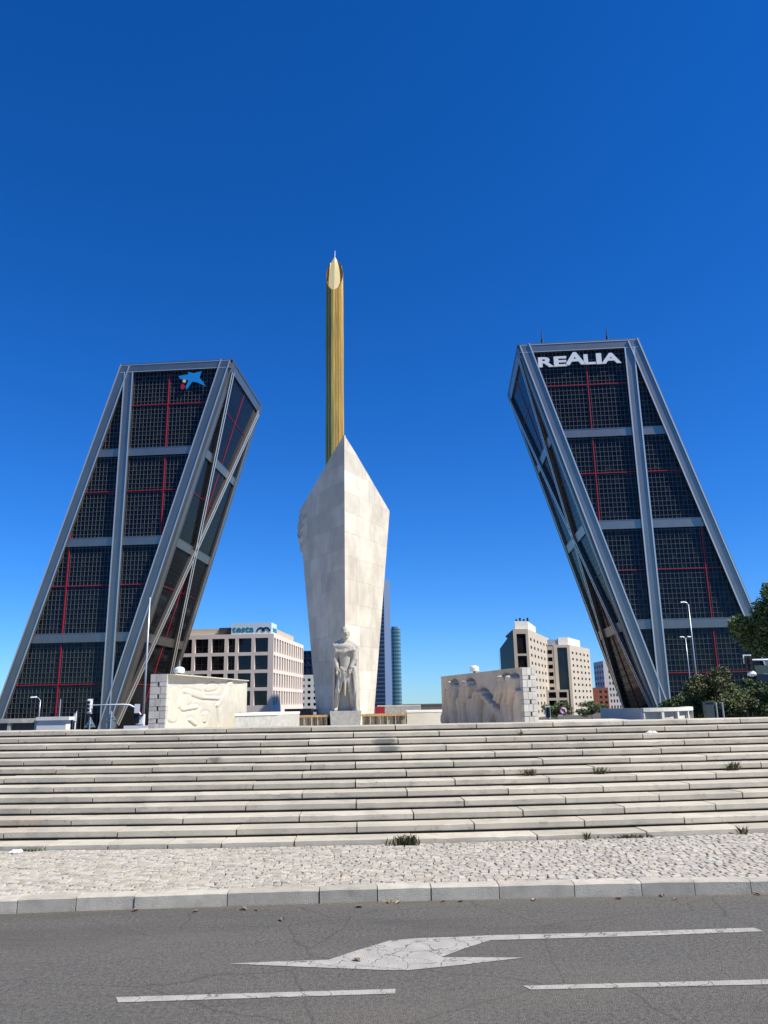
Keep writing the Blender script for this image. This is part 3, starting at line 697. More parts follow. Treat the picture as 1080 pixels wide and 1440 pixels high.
figsL = [(324, 968, 321, 985, 8, 10, .18), (323, 962, 323, 963, 5, 5, .20), (321, 985, 318, 1024, 11, 13, .16), (331, 985, 333, 1024, 5, 7, .12), (318, 975, 306, 992, 3, 3, .14), (306, 992, 309, 1018, 2, 2, .10), (313, 982, 285, 981, 3, 2.5, .12),
         (282, 978, 262, 972, 5, 4, .10), (262, 984, 252, 990, 8, 6, .09), (258, 996, 276, 994, 4, 3, .12), (268, 1012, 275, 1018, 3, 2.5, .14), (289, 1004, 288, 1014, 4, 2.5, .12), (246, 970, 243, 1010, 4, 6, .08), (300, 965, 292, 968, 7, 5, .05), (338, 966, 341, 1000, 4, 5, .08)]
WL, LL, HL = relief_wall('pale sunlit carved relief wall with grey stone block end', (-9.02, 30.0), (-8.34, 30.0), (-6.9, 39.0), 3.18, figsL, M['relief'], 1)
WR, LR, HR = relief_wall('shade toned carved relief wall with white stone block end', (5.73, 30.0), (5.13, 30.0), (2.68, 39.0), 3.20, figsR, M['relief_shaded'], -1)
def drum_lamp(label, p):
    t = thing('drum_lamp', label, 'lamp', p, 'drum lamps on the relief walls')
    part('foot', G().lathe(p, [(.05, -.005), (.05, .09)], 12), M['black'], t)
    part('drum', G().lathe((p[0], p[1], p[2] + .09), [(.17, 0), (.21, .02), (.21, .16), (.18, .21), (.09, .25), (.02, .26)], 20), M['polewhite'], t, smooth=False)
    part('rod', G().tube([(p[0], p[1], p[2] + .34), (p[0], p[1], p[2] + .62)], [.014, .008], 6), M['galv'], t)
drum_lamp('white drum lamp with rod on top of the pale relief wall', WL(1.7, -.3, HL + .012))
drum_lamp('white drum lamp with rod on top of the shaded relief wall', WR(5.6, -.3, HR + .012))

# ------------------------------------------------------------------ gilded obelisk
STREET = gz(137)
OBX, OBY, OBR = -9.0, 137.0, 1.66
ob = thing('obelisk', 'tall gilded bronze cylindrical column rising behind the stone prow', 'column', (OBX, OBY, STREET))
ZT = 88.8; TILT = 9.2
def ob_top(a):                     # slanted cut facing the street, low side at the front
    y = math.sin(a); return ZT - TILT * .5 * (1 - y) * 0.9
nseg, nlev = 60, 40
g = G(); g.f = []
for k in range(nseg):
    a = 2 * math.pi * (k + .5) / nseg
    zt = ob_top(a); pts = []
for half in range(2): pass
# each vertical rib is its own bronze strip
core_g = G()
for lev in range(nlev + 1):
    for k in range(nseg):
        a = 2 * math.pi * k / nseg; zt = ob_top(a); z = STREET + (zt - STREET) * lev / nlev
        core_g.v.append((OBX + (OBR - .05) * math.cos(a), OBY + (OBR - .05) * math.sin(a), z))
for lev in range(nlev):
    for k in range(nseg):
        k2 = (k + 1) % nseg; core_g.f.append((lev * nseg + k, lev * nseg + k2, (lev + 1) * nseg + k2, (lev + 1) * nseg + k))
part('shaft', core_g, M['bronze_dark'], ob, smooth=True)
for k in range(nseg):
    a0 = 2 * math.pi * k / nseg; a1 = 2 * math.pi * (k + .82) / nseg; g = G()
    off = rng.uniform(-.02, .03); cols = []
    for lev in range(nlev + 1):
        ring = []
        for a in (a0, (a0 + a1) / 2, a1):
            zt = ob_top((a0 + a1) / 2); z = STREET + (zt - STREET) * lev / nlev
            bul = off + .10 * math.sin(lev / nlev * 22 + k * .25) * .35
            r_ = OBR + bul + (.045 if a not in (a0, a1) else 0)
            ring.append((OBX + r_ * math.cos(a), OBY + r_ * math.sin(a), z))
        for a in (a1, a0):
            ring.append((OBX + (OBR - .06) * math.cos(a), OBY + (OBR - .06) * math.sin(a), ring[0][2]))
        g.v += ring
    for lev in range(nlev):
        for j in range(5):
            j2 = (j + 1) % 5; g.f.append((lev * 5 + j, lev * 5 + j2, (lev + 1) * 5 + j2, (lev + 1) * 5 + j))
    g.f += [(0, 1, 2, 3, 4), tuple(nlev * 5 + j for j in range(5))]
    part('bronze_rib', g, M['brass'], ob)
# pointed leaf-shaped inner blade standing in the open cut
g = G(); pr = []
for i in range(13):
    t = i / 12; z = ZT - TILT - .4 + (TILT + .7) * t; wv = 1.12 * math.sin(math.pi * (.16 + .84 * t)) ** .62 if t < 1 else .0
    pr.append((z, max(wv, .03)))
for i, (z, wv) in enumerate(pr):
    yy = OBY - OBR * .72 + i / 12 * OBR * 1.15
    g.v += [(OBX - wv, yy, z), (OBX, yy - .12, z), (OBX + wv, yy, z), (OBX, yy + .25, z)]
for i in range(12):
    for j in range(4):
        j2 = (j + 1) % 4; g.f.append((i * 4 + j, i * 4 + j2, (i + 1) * 4 + j2, (i + 1) * 4 + j))
g.f += [(0, 1, 2, 3), (48, 49, 50, 51)]
part('tip_blade', g, M['brass_pale'], ob)
part('lightning_rod', G().tube([(OBX, OBY + .75, ZT - .6), (OBX + .05, OBY + .75, ZT + 1.7)], [.06, .03], 6), M['galv'], ob)

# ------------------------------------------------------------------ leaning towers
STREET = gz(400)
TA = math.radians(4.3)
TU = np.array([math.cos(TA), -math.sin(TA), 0]); TV = np.array([math.sin(TA), math.cos(TA), 0]); TZ = np.array([0, 0, 1.0])
TO = np.array([-2.65, 234.2, 0]); TH, SH, IN0, OUT0, DEEP = 114.0, 32.2, 47.6, 85.3, 41.3
M['glass_in'] = mat('inner_glass', (0.006, 0.006, 0.007), 0.10, spec=0.10, var=0.5, scale=0.1)
def pane_glass(sg):
    m = bpy.data.materials.new('tower_glass_panes'); m.use_nodes = True; t = m.node_tree; b = t.nodes['Principled BSDF']
    b.inputs['Roughness'].default_value = 0.05; b.inputs['Specular IOR Level'].default_value = 0.22
    tc = nd(t, 'TexCoord'); mp = nd(t, 'Mapping'); mp.vector_type = 'POINT'; mp.inputs['Rotation'].default_value = (0, 0, TA)
    mid = (IN0 + OUT0) / 2 + SH; mp.inputs['Location'].default_value = (-sg * (IN0 + .6 - mid), 0, -(1.0 - STREET))
    t.links.new(tc.outputs['Object'], mp.inputs[0])
    sn = nd(t, 'VectorMath', operation='SNAP'); sn.inputs[1].default_value = (1.235, 30, 1.49); t.links.new(mp.outputs[0], sn.inputs[0])
    wn = nd(t, 'TexWhiteNoise', noise_dimensions='3D'); t.links.new(sn.outputs[0], wn.inputs['Vector'])
    rp = nd(t, 'ValToRGB'); e = rp.color_ramp.elements; e[0].position = 0; e[0].color = (.002, .003, .006, 1); e[1].position = .72; e[1].color = (.006, .009, .014, 1)
    for p_, c_ in ((.90, (.012, .013, .014, 1)), (1.0, (.030, .028, .025, 1))):
        q = rp.color_ramp.elements.new(p_); q.color = c_
    t.links.new(wn.outputs['Value'], rp.inputs[0]); t.links.new(rp.outputs[0], b.inputs['Base Color'])
    gm = nd(t, 'NewGeometry'); sb_ = nd(t, 'VectorMath', operation='MULTIPLY_ADD'); sb_.inputs[1].default_value = (.05, .05, .05); t.links.new(wn.outputs['Color'], sb_.inputs[0])
    ofs = nd(t, 'VectorMath', operation='SUBTRACT'); ofs.inputs[1].default_value = (.025, .025, .025); t.links.new(gm.outputs['Normal'], ofs.inputs[0]); t.links.new(ofs.outputs[0], sb_.inputs[2])
    nm = nd(t, 'VectorMath', operation='NORMALIZE'); t.links.new(sb_.outputs[0], nm.inputs[0]); t.links.new(nm.outputs[0], b.inputs['Normal'])
    return m
def leaning_tower(sg, label):
    def T(s, t, h): return TO + TU * (sg * s) + TV * t + TZ * h
    def inn(h): return IN0 + SH * (1 - h / TH)
    def out(h): return OUT0 + SH * (1 - h / TH)
    root = thing('leaning_tower', label, 'tower', tuple(T((inn(0) + out(0)) / 2, DEEP / 2, STREET)), 'twin leaning office towers')
    nI = TU * -sg; # inner face outward, approx (plus tilt)
    e = .06
    z0 = STREET
    body = G().prism([T(inn(z0) + e, e, z0), T(out(z0) - e, e, z0), T(out(z0) - e, DEEP - e, z0), T(inn(z0) + e, DEEP - e, z0)],
                     [T(IN0 + e, e, TH - .3), T(OUT0 - e, e, TH - .3), T(OUT0 - e, DEEP - e, TH - .3), T(IN0 + e, DEEP - e, TH - .3)])
    sk = part('glass_skin', body, pane_glass(sg), root); sk.data.materials.append(M['glass_in'])
    for j in (3, 5): sk.data.polygons[j].material_index = 1
    # face frames: (origin fn of (a,h)) a along the face, normal vector
    tilt = np.array([0, 0, 0.0])
    sl = TZ * TH - TU * sg * SH; sl = sl / np.linalg.norm(sl)               # slant direction upwards
    nin = np.cross(TV, sl); nin = nin if nin @ (TU * -sg) > 0 else -nin
    def member(name, A, B, width, wdir, n, up=.7, lip=.42, lh=.28, ext=0.0):
        """profiled cladding beam from A to B; wdir across, n outwards"""
        A = np.array(A, float); B = np.array(B, float); wdir = wdir / np.linalg.norm(wdir); hw = width / 2
        prof = [(-hw, -.55), (-hw, up + lh), (-hw + lip, up + lh), (-hw + lip, up), (hw - lip, up), (hw - lip, up + lh), (hw, up + lh), (hw, -.55)]
        g = G(); k = len(prof)
        for P in (A, B): g.v += [tuple(P + wdir * a + n * b) for a, b in prof]
        for j in range(k):
            j2 = (j + 1) % k; g.f.append((j, j2, k + j2, k + j))
        for o_ in (0, k): g.f += [(o_, o_ + 1, o_ + 2, o_ + 3), (o_ + 4, o_ + 5, o_ + 6, o_ + 7), (o_, o_ + 3, o_ + 4, o_ + 7)]
        o = part(name, g, M['steel'], root, fix=True); o.data.materials.append(M['steel_highlight'])
        for j in ((1, 5) if up > .6 else ()): o.data.polygons[j].material_index = 1  # lip faces take the painted highlight colour
        return o
    bands = [(81.9, 84.6), (52.2, 55.0), (22.0, 24.8)]
    for t0, n in ((0.0, -TV), (DEEP, TV)):
        wd = np.cross(sl, n)
        member('corner_beam', T(inn(z0) + 1.7, t0, z0), T(inn(TH) + 1.7, t0, TH - .01), 3.4, wd, n, up=.9)
        member('corner_beam', T(out(z0) - 1.7, t0, z0), T(out(TH) - 1.7, t0, TH - .02), 3.4, wd, n, up=.9)
        member('vertical_strut', T(82.3, t0, z0), T(82.3, t0, TH - 2.7), 3.2, TU * sg, n, up=.78)
        member('roof_beam', T(IN0 + .02, t0, TH - 1.35), T(OUT0 - .02, t0, TH - 1.35), 2.7, TZ, n, up=.84, lip=.2, lh=.1)
        for a, b in bands:
            h = (a + b) / 2; member('cross_beam', T(inn(h) + 1.2, t0, h), T(out(h) - 1.2, t0, h), b - a, TZ, n, up=.5, lip=.15, lh=.06)
        # red strips
        def rbar(name, P, Q, width, wdir, pr=.28):
            P = np.array(P); Q = np.array(Q); wv = wdir * width / 2
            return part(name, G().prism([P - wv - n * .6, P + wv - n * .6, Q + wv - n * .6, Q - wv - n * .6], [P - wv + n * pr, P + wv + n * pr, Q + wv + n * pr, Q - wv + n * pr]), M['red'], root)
        for s in (68.5, 98.2):
            hmax = TH * (1 - max(0, (s - OUT0)) / SH) if s > OUT0 else TH
            lo_ = z0 if s > inn(0) else TH * (1 - (s - IN0) / SH)
            segs = [z0] + [x for b in bands[::-1] for x in b] + [TH - 2.7]
            for a, b in zip(segs[::2], segs[1::2]):
                lo2 = max(a, TH * (1 - (s - IN0) / SH)) if s < inn(0) else a
                hi2 = min(b, hmax - 4)
                if hi2 - lo2 > 1: rbar('red_strip', T(s, t0, lo2), T(s, t0, hi2), .30, TU)
        for h in (99.6, 70.1, 39.6, 9.3):
            rbar('red_strip', T(inn(h) + 3, t0, h), T(80.6, t0, h), .24, TZ)
            if out(h) > 87: rbar('red_strip', T(84.0, t0, h), T(out(h) - 3, t0, h), .24, TZ)
        # mullion grid
        g = G(); mw = .05
        s = inn(TH) + .6
        while s < out(0):
            lo_ = max(z0, TH * (1 - (s - IN0) / SH) if s < inn(0) else z0); hi_ = min(TH, TH * (1 - (s - OUT0) / SH) if s > OUT0 else TH)
            if hi_ - lo_ > .5:
                P = T(s, t0, lo_); Q = T(s, t0, hi_); wv = TU * mw
                g.prism([P - wv - n * .4, P + wv - n * .4, Q + wv - n * .4, Q - wv - n * .4], [P - wv + n * .06, P + wv + n * .06, Q + wv + n * .06, Q - wv + n * .06])
            s += 1.235
        h = 1.0
        while h < TH:
            P = T(inn(h) + .4, t0, h); Q = T(out(h) - .4, t0, h); wv = TZ * mw
            g.prism([P - wv - n * .4, P + wv - n * .4, Q + wv - n * .4, Q - wv - n * .4], [P - wv + n * .075, P + wv + n * .075, Q + wv + n * .075, Q - wv + n * .075]); h += 1.49
        part('mullion_grid', g, M['mullion'], root, stuff=True, fix=False)
    # sloping faces, inner and outer
    for fn, n in ((inn, nin), (out, -nin)):
        wd = np.cross(sl, n)
        member('corner_beam', T(fn(z0), 1.5, z0), T(fn(TH), 1.5, TH - .015), 3.0, wd, n, up=.55, lip=.3, lh=.12)
        member('corner_beam', T(fn(z0), DEEP - 1.5, z0), T(fn(TH), DEEP - 1.5, TH - .015), 3.0, wd, n, up=.55, lip=.3, lh=.12)
        member('roof_beam', T(fn(TH - 1.5), .02, TH - 1.5), T(fn(TH - 1.5), DEEP - .02, TH - 1.5), 2.9, sl, n, up=.48, lip=.2, lh=.1)
        for a, b in bands:
            h = (a + b) / 2; member('cross_beam', T(fn(h), 2, h), T(fn(h), DEEP - 2, h), b - a, sl, n, up=.38, lip=.15, lh=.06)
        for ta, tb in ((2.2, DEEP - 2.2), (DEEP - 2.2, 2.2)):
            A = T(fn(z0 + 2), ta, z0 + 2); B = T(fn(TH - 3), tb, TH - 3); dr = (B - A) / np.linalg.norm(B - A); wd2 = np.cross(dr, n)
            member('diagonal_brace', A, B, 2.5, wd2, n, up=.62 if ta < 5 else .7, lip=.75, lh=.35)
        def rb(P, Q, width, wdir):
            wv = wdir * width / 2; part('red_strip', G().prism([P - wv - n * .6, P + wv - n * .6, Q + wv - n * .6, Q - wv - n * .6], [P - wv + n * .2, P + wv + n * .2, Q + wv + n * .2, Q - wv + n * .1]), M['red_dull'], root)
        segs = [z0] + [x for b in bands[::-1] for x in b] + [TH - 3]
        for a, b in zip(segs[::2], segs[1::2]): rb(T(fn(a), DEEP / 2, a), T(fn(b), DEEP / 2, b), .3, TV)
        for h in (99.6, 70.1, 39.6, 9.3): rb(T(fn(h), 3, h), T(fn(h), DEEP - 3, h), .2, sl)
        g = G(); mw = .05; t = 1.2
        while t < DEEP - 1:
            P = T(fn(z0), t, z0); Q = T(fn(TH), t, TH); wv = TV * mw
            g.prism([P - wv - n * .4, P + wv - n * .4, Q + wv - n * .4, Q - wv - n * .4], [P - wv + n * .03, P + wv + n * .03, Q + wv + n * .03, Q - wv + n * .03]); t += 1.24
        h = 1.0
        while h < TH:
            P = T(fn(h), .4, h); Q = T(fn(h), DEEP - .4, h); wv = sl * mw
            g.prism([P - wv - n * .4, P + wv - n * .4, Q + wv - n * .4, Q - wv - n * .4], [P - wv + n * .035, P + wv + n * .035, Q + wv + n * .035, Q - wv + n * .035]); h += 1.49
        part('mullion_grid', g, M['black'], root, stuff=True, fix=False)
    # roof slab
    part('roof_cap', G().prism([T(IN0 - .6, -.9, TH), T(OUT0 + .4, -.9, TH), T(OUT0 + .4, DEEP + .9, TH), T(IN0 - .6, DEEP + .9, TH)], [T(IN0 - .6, -.9, TH + .45), T(OUT0 + .4, -.9, TH + .45), T(OUT0 + .4, DEEP + .9, TH + .45), T(IN0 - .6, DEEP + .9, TH + .45)]), M['steel'], root)
    return root, T

def text_mesh(txt, bold=0.0):
    cu = bpy.data.curves.new('lettering', 'FONT'); cu.body = txt; cu.offset = bold; cu.resolution_u = 3
    o = bpy.data.objects.new('lettering', cu); link(o); dg = bpy.context.evaluated_depsgraph_get(); dg.update()
    me = bpy.data.meshes.new_from_object(o.evaluated_get(dg)); vs = [tuple(v.co) for v in me.vertices]; fs = [tuple(p.vertices) for p in me.polygons]
    bpy.data.objects.remove(o); bpy.data.curves.remove(cu); bpy.data.meshes.remove(me); return vs, fs
def flat_on(vs, fs, O, ex, ey, n, depth):
    """2-d shapes put on a plane as thick plates"""
    bm = bmesh.new(); V = [bm.verts.new(tuple(np.array(O) + ex * v[0] + ey * v[1])) for v in vs]
    for f in fs:
        try: bm.faces.new([V[i] for i in f])
        except ValueError: pass
    r = bmesh.ops.extrude_face_region(bm, geom=list(bm.faces)); nv = [x for x in r['geom'] if isinstance(x, bmesh.types.BMVert)]
    bmesh.ops.translate(bm, verts=nv, vec=tuple(n * depth)); g = G(); bm.verts.index_update()
    g.v = [tuple(v.co) for v in bm.verts]; g.f = [tuple(v.index for v in f.verts) for f in bm.faces]; bm.free(); return g

tl, TLf = leaning_tower(-1, 'dark glass leaning tower with blue star emblem near its top')
tr, TRf = leaning_tower(1, 'dark glass leaning tower with white REALIA lettering near its top')
def face_uv(px, py):
    d = ray(px, py); k = ((TO - CAM) @ TV) / (d @ TV); P = CAM + d * k; return (P - TO) @ TU, P[2]
# REALIA letters on the right tower
LET = [('R', 757, 778, 503, 518, 0), ('E', 779, 796, 502, 517, 0), ('A', 794, 822, 496, 515, 1), ('L', 821, 836, 499, 514, 0), ('I', 838.5, 844.5, 498, 513.5, 0), ('A', 845, 872, 497, 513, 0)]
for ch, xa, xb, ya, yb_, big in LET:
    s0, h0 = face_uv(xa, yb_); s1, h1 = face_uv(xb, ya); s0b, _ = face_uv(xa, ya)
    vs, fs = text_mesh(ch, 0.035)
    mnx = min(v[0] for v in vs); mxx = max(v[0] for v in vs); mny = min(v[1] for v in vs); mxy = max(v[1] for v in vs)
    vs = [((v[0] - mnx) / (mxx - mnx) * (s1 - s0), (v[1] - mny) / (mxy - mny) * (h1 - h0), 0) for v in vs]
    g = flat_on(vs, fs, TO + TU * s0 + TZ * h0 - TV * .3, TU, TZ, -TV, .5)
    o = part('sign_letter', g, M['signwhite'], tr)
# star emblem
star = [(252, 530), (266, 527.5), (264, 523.5), (273, 526), (285, 522.5), (281, 531), (290, 544), (277, 538.5), (271, 538), (263, 549), (262, 545), (266, 536), (254, 534)]
def plate(pts, m, name, root, o0=.3, th=.4):
    P = [face_uv(*p) for p in pts]; O = TO - TV * o0
    part(name, flat_on([(a, b, 0) for a, b in P], [tuple(range(len(P)))], O, TU, TZ, -TV, th), m, root)
plate(star, M['signblue'], 'star_emblem', tl)
disc = lambda cx, cy, r, ry=None: [(cx + r * math.cos(a), cy + (ry or r) * math.sin(a)) for a in [i * math.pi / 6 for i in range(12)]]
plate(disc(260, 537, 2.3), M['signyellow'], 'emblem_dot', tl); plate(disc(257.6, 545, 2.8, 4.0), M['red'], 'emblem_dot', tl)
for px in (765, 859):
    P = TRf(IN0 + 8 if px < 800 else IN0 + 29, 3.0, TH + .4)
    single('roof_antenna', G().tube([P, P + TZ * 3.2, P + TZ * 3.25, P + TZ * 6.4], [.42, .36, .2, .12], 8), M['dark_metal'], 'dark mast antenna on the roof above the ' + ('first' if px < 800 else 'last') + ' letters of REALIA', 'antenna', tuple(P), 'roof antennas')

# ------------------------------------------------------------------ office buildings behind
def facade(root, A, B, z0, z1, cols, rows, m, depth=.5, frames=None, wname='window', bars=False, wm=None):
    """wall sheet A->B (xy) with openings; cols/rows are lists of (start,end) fractions; outward normal on the right of A->B"""
    A = np.array(A, float); B = np.array(B, float); d = B - A; L = np.linalg.norm(d); d /= L; n = np.array([d[1], -d[0]])
    def W(s, z, o=0): p = A + d * s * L - n * o; return (p[0], p[1], z0 + z * (z1 - z0))
    sx = sorted({0.0, 1.0, *[v for c in cols for v in c]}); sz = sorted({0.0, 1.0, *[v for r in rows for v in r]})
    cs = {c for c in cols}; rs = {r for r in rows}; g = G()
    for a, b in zip(sx[:-1], sx[1:]):
        for c, e in zip(sz[:-1], sz[1:]):
            if (a, b) in cs and (c, e) in rs:
                g.quad(W(a, c), W(a, e), W(a, e, depth), W(a, c, depth)); g.quad(W(b, c), W(b, e), W(b, e, depth), W(b, c, depth))
                g.quad(W(a, c), W(b, c), W(b, c, depth), W(a, c, depth)); g.quad(W(a, e), W(b, e), W(b, e, depth), W(a, e, depth))
                wg = G().prism([W(a, c, depth), W(b, c, depth), W(b, c, depth + .1), W(a, c, depth + .1)], [W(a, e, depth), W(b, e, depth), W(b, e, depth + .1), W(a, e, depth + .1)])
                wo_ = part(wname, wg, wm or M['win'], root)
                if bars:
                    bg_ = G()
                    for fx in (.5,):
                        s = a + (b - a) * fx; q = .09 / L; bg_.prism([W(s - q, c, depth - .06), W(s + q, c, depth - .06), W(s + q, c, depth), W(s - q, c, depth)], [W(s - q, e, depth - .06), W(s + q, e, depth - .06), W(s + q, e, depth), W(s - q, e, depth)])
                    zz = c + (e - c) * .45; q = .09 / (z1 - z0)
                    bg_.prism([W(a, zz - q, depth - .05), W(b, zz - q, depth - .05), W(b, zz - q, depth), W(a, zz - q, depth)], [W(a, zz + q, depth - .05), W(b, zz + q, depth - .05), W(b, zz + q, depth), W(a, zz + q, depth)])
                    part('glazing_bar', bg_, M['winframe'], wo_)
            else: g.quad(W(a, c), W(b, c), W(b, e), W(a, e))
    part('wall', g, m, root, fix=False)
    return W
def even(n, gap, lo=0.0, hi=1.0):
    st = (hi - lo) / n; return [(round(lo + i * st + st * gap / 2, 5), round(lo + (i + 1) * st - st * gap / 2, 5)) for i in range(n)]
def solid(root, name, pts, z0, z1, m): return part(name, G().prism([(x, y, z0) for x, y in pts], [(x, y, z1) for x, y in pts]), m, root)

# the office with the rooftop sign: front along TU, side along TV
YT = 292.0
cor = at_y(385, 890, YT)
TOPT = float(at_y(385, 892, YT)[2])
u2, v2 = TU[:2], TV[:2]; C2 = cor[:2]
tb_ = thing('office_building', 'pale gridded office block with dark square windows and rooftop sign board', 'building', (C2[0] - 25, C2[1] + 30, STREET))
WID = 46.0; ROWH = 6.45
rowsT = []; zz = TOPT - 1.2
while zz - 5.3 > 0:
    rowsT.append((round((zz - 5.2 - STREET) / (TOPT - STREET), 5), round((zz - STREET) / (TOPT - STREET), 5))); zz -= ROWH
def frac(px): # photo column on the front face
    d = ray(px, 930); nrm = -TV[:2]; k = (C2 @ nrm) / (d[:2] @ nrm); P = d[:2] * k; return 1 + ((P - C2) @ u2) / WID
colsT = [(round(frac(a), 5), round(frac(b), 5)) for a, b in ((253, 269), (273.5, 292), (297, 315), (320, 330), (334.5, 353), (358, 376.5)) ]
colsT = [(round(colsT[0][0] - .17, 5), round(colsT[0][0] - .035, 5))] + colsT
colsT = [c for c in colsT if c[0] > .01]
facade(tb_, C2 - u2 * WID, C2, STREET, TOPT, colsT, rowsT, M['precast'], .9, bars=True)
SIDE = 62.0
facade(tb_, C2, C2 + v2 * SIDE, STREET, TOPT, [c for c in even(13, .38)], rowsT, M['precast'], .7)
solid(tb_, 'inner_mass', [tuple(C2 + u2 * a + v2 * b) for a, b in ((-WID + .2, 1.3), (-1.3, 1.3), (-1.3, SIDE - .2), (-WID + .2, SIDE - .2))], STREET, TOPT - .2, M['winframe'])
solid(tb_, 'roof', [tuple(C2 + u2 * a + v2 * b) for a, b in ((-WID, .0), (0, 0), (0, SIDE), (-WID, SIDE))], TOPT, TOPT + .35, M['precast'])
solid(tb_, 'roof_storey', [tuple(C2 + u2 * a + v2 * b) for a, b in ((-WID, 3), (-18, 3), (-18, 50), (-WID, 50))], TOPT + .35, TOPT + 2.9, M['precast2'])
solid(tb_, 'plant_box', [tuple(C2 + u2 * a + v2 * b) for a, b in ((-21.5, 2), (-17.0, 2), (-17.0, 8), (-21.5, 8))], TOPT + .35, TOPT + 3.1, M['winframe'])
solid(tb_, 'roof_storey', [tuple(C2 + u2 * a + v2 * b) for a, b in ((-14, 12), (-1.5, 12), (-1.5, 46), (-14, 46))], TOPT + .35, TOPT + 3.0, M['precast2'])
sb = solid(tb_, 'sign_board', [tuple(C2 + u2 * a + v2 * b) for a, b in ((-16.4, .4), (-1.0, .4), (-1.0, 9.5), (-16.4, 9.5))], TOPT + .35, TOPT + 4.5, M['signboard'])
vs, fs = text_mesh('testa', 0.012)
mx = max(v[0] for v in vs); P0 = np.array([*(C2 - u2 * 15.9 + v2 * .4), TOPT + 1.2])
part('sign_lettering', flat_on([(v[0] / mx * 8.2, v[1] * 3.4, 0) for v in vs], fs, P0, TU, TZ, -TV, .12), M['teal'], sb)
P1 = np.array([*(C2 - u2 * 1.0 + v2 * 2.2), TOPT + 1.2])
part('sign_lettering', flat_on([(v[0] / mx * 7.0, v[1] * 3.2, 0) for v in vs], fs, P1, TV, TZ, TU, .12), M['teal'], sb)
def arc_band(cx, r0, r1, n=14): return [(cx + r1 * math.cos(math.pi * i / n), r1 * math.sin(math.pi * i / n), 0) for i in range(n + 1)] + [(cx + r0 * math.cos(math.pi * (n - i) / n), r0 * math.sin(math.pi * (n - i) / n), 0) for i in range(n + 1)]
for cx in (1.5, 3.6):
    b = arc_band(cx, 1.05, 1.62); P2 = np.array([*(C2 - u2 * 6.6 + v2 * (.4 if cx < 2 else .36)), TOPT + 1.25])
    part('sign_symbol', flat_on(b, [tuple(range(len(b)))], P2, TU, TZ, -TV, .12), M['black'], sb)

# small white block and dark blue block beyond it
def px_building(name, label, Y, x0, x1, ytop, depth, m, cols, rows, win=None, extra=None, rot=0.0):
    a = at_y(x0, 980, Y); b = at_y(x1, 980, Y); top = zpx((x0 + x1) / 2, ytop, Y)
    t = thing(name, label, 'building', ((a[0] + b[0]) / 2, Y + depth / 2, STREET))
    A = np.array([a[0], Y]); B = np.array([b[0], Y]); Dv = np.array([math.sin(rot), math.cos(rot)]) * depth
    facade(t, A, B, STREET, top, cols, rows, m, .4, wm=win)
    facade(t, B, B + Dv, STREET, top, even(4, .5), rows, m, .4, wm=win)
    facade(t, A + Dv, A, STREET, top, even(4, .5), rows, m, .4, wm=win)
    solid(t, 'inner_mass', [tuple(A + (.9, .9)), tuple(B + (-.9, .9)), tuple(B + Dv + (-.9, 0)), tuple(A + Dv + (.9, 0))], STREET, top - .1, M['winframe'])
    solid(t, 'roof', [tuple(A), tuple(B), tuple(B + Dv), tuple(A + Dv)], top, top + .4, m)
    return t, top
px_building('apartment_block', 'narrow white apartment block with small dark windows beside the stone prow', 420, 422, 447, 950, 20, M['plaster'], even(3, .5), even(6, .55, .1, .97))
px_building('glass_block', 'dark blue glass office block behind the white apartment block', 520, 412, 450, 916, 40, M['blueglass'], even(6, .12), even(9, .25), win=M['blueglass'])

# far skyscrapers
def sky_tower(label, Y, pts_px, ytop, m, side_m, lean=0):
    top = zpx(sum(p for p, _ in pts_px) / len(pts_px), ytop, Y)
    t = thing('skyscraper', label, 'skyscraper', (px_x(pts_px[0][0], 980, Y), Y, STREET))
    P = [(px_x(x, 980, Y + dy), Y + dy) for x, dy in pts_px]
    return t, P, top
t, P, top = sky_tower('far dark skyscraper with horizontal bands and pale edge beside the stone prow', 1560, [(515, 0), (542, 0)], 815, None, None)
solid(t, 'banded_glass', [(P[0][0], 1560), (P[1][0], 1560), (P[1][0], 1600), (P[0][0], 1600)], STREET, top - 6, M['far1'])
xe = px_x(551, 980, 1566)
solid(t, 'end_wall', [(P[1][0], 1561), (xe, 1566), (xe, 1600), (P[1][0] + .2, 1600)], STREET, top, M['farwall'])
t, P, top = sky_tower('far slim green glass skyscraper with rounded corners', 1700, [(551, 0), (565.5, 0)], 884, None, None)
cx = (P[0][0] + P[1][0]) / 2; rx = (P[1][0] - P[0][0]) / 2
ring = [(cx + rx * math.copysign(abs(math.cos(a)) ** .6, math.cos(a)), 1720 + 20 * math.copysign(abs(math.sin(a)) ** .6, math.sin(a))) for a in [2 * math.pi * i / 28 for i in range(28)]]
solid(t, 'banded_glass', ring, STREET, top, M['far2'])
solid(t, 'crown', [(cx + (x - cx) * .85, 1720 + (y - 1720) * .85) for x, y in ring], top, top + 5, M['farwall'])

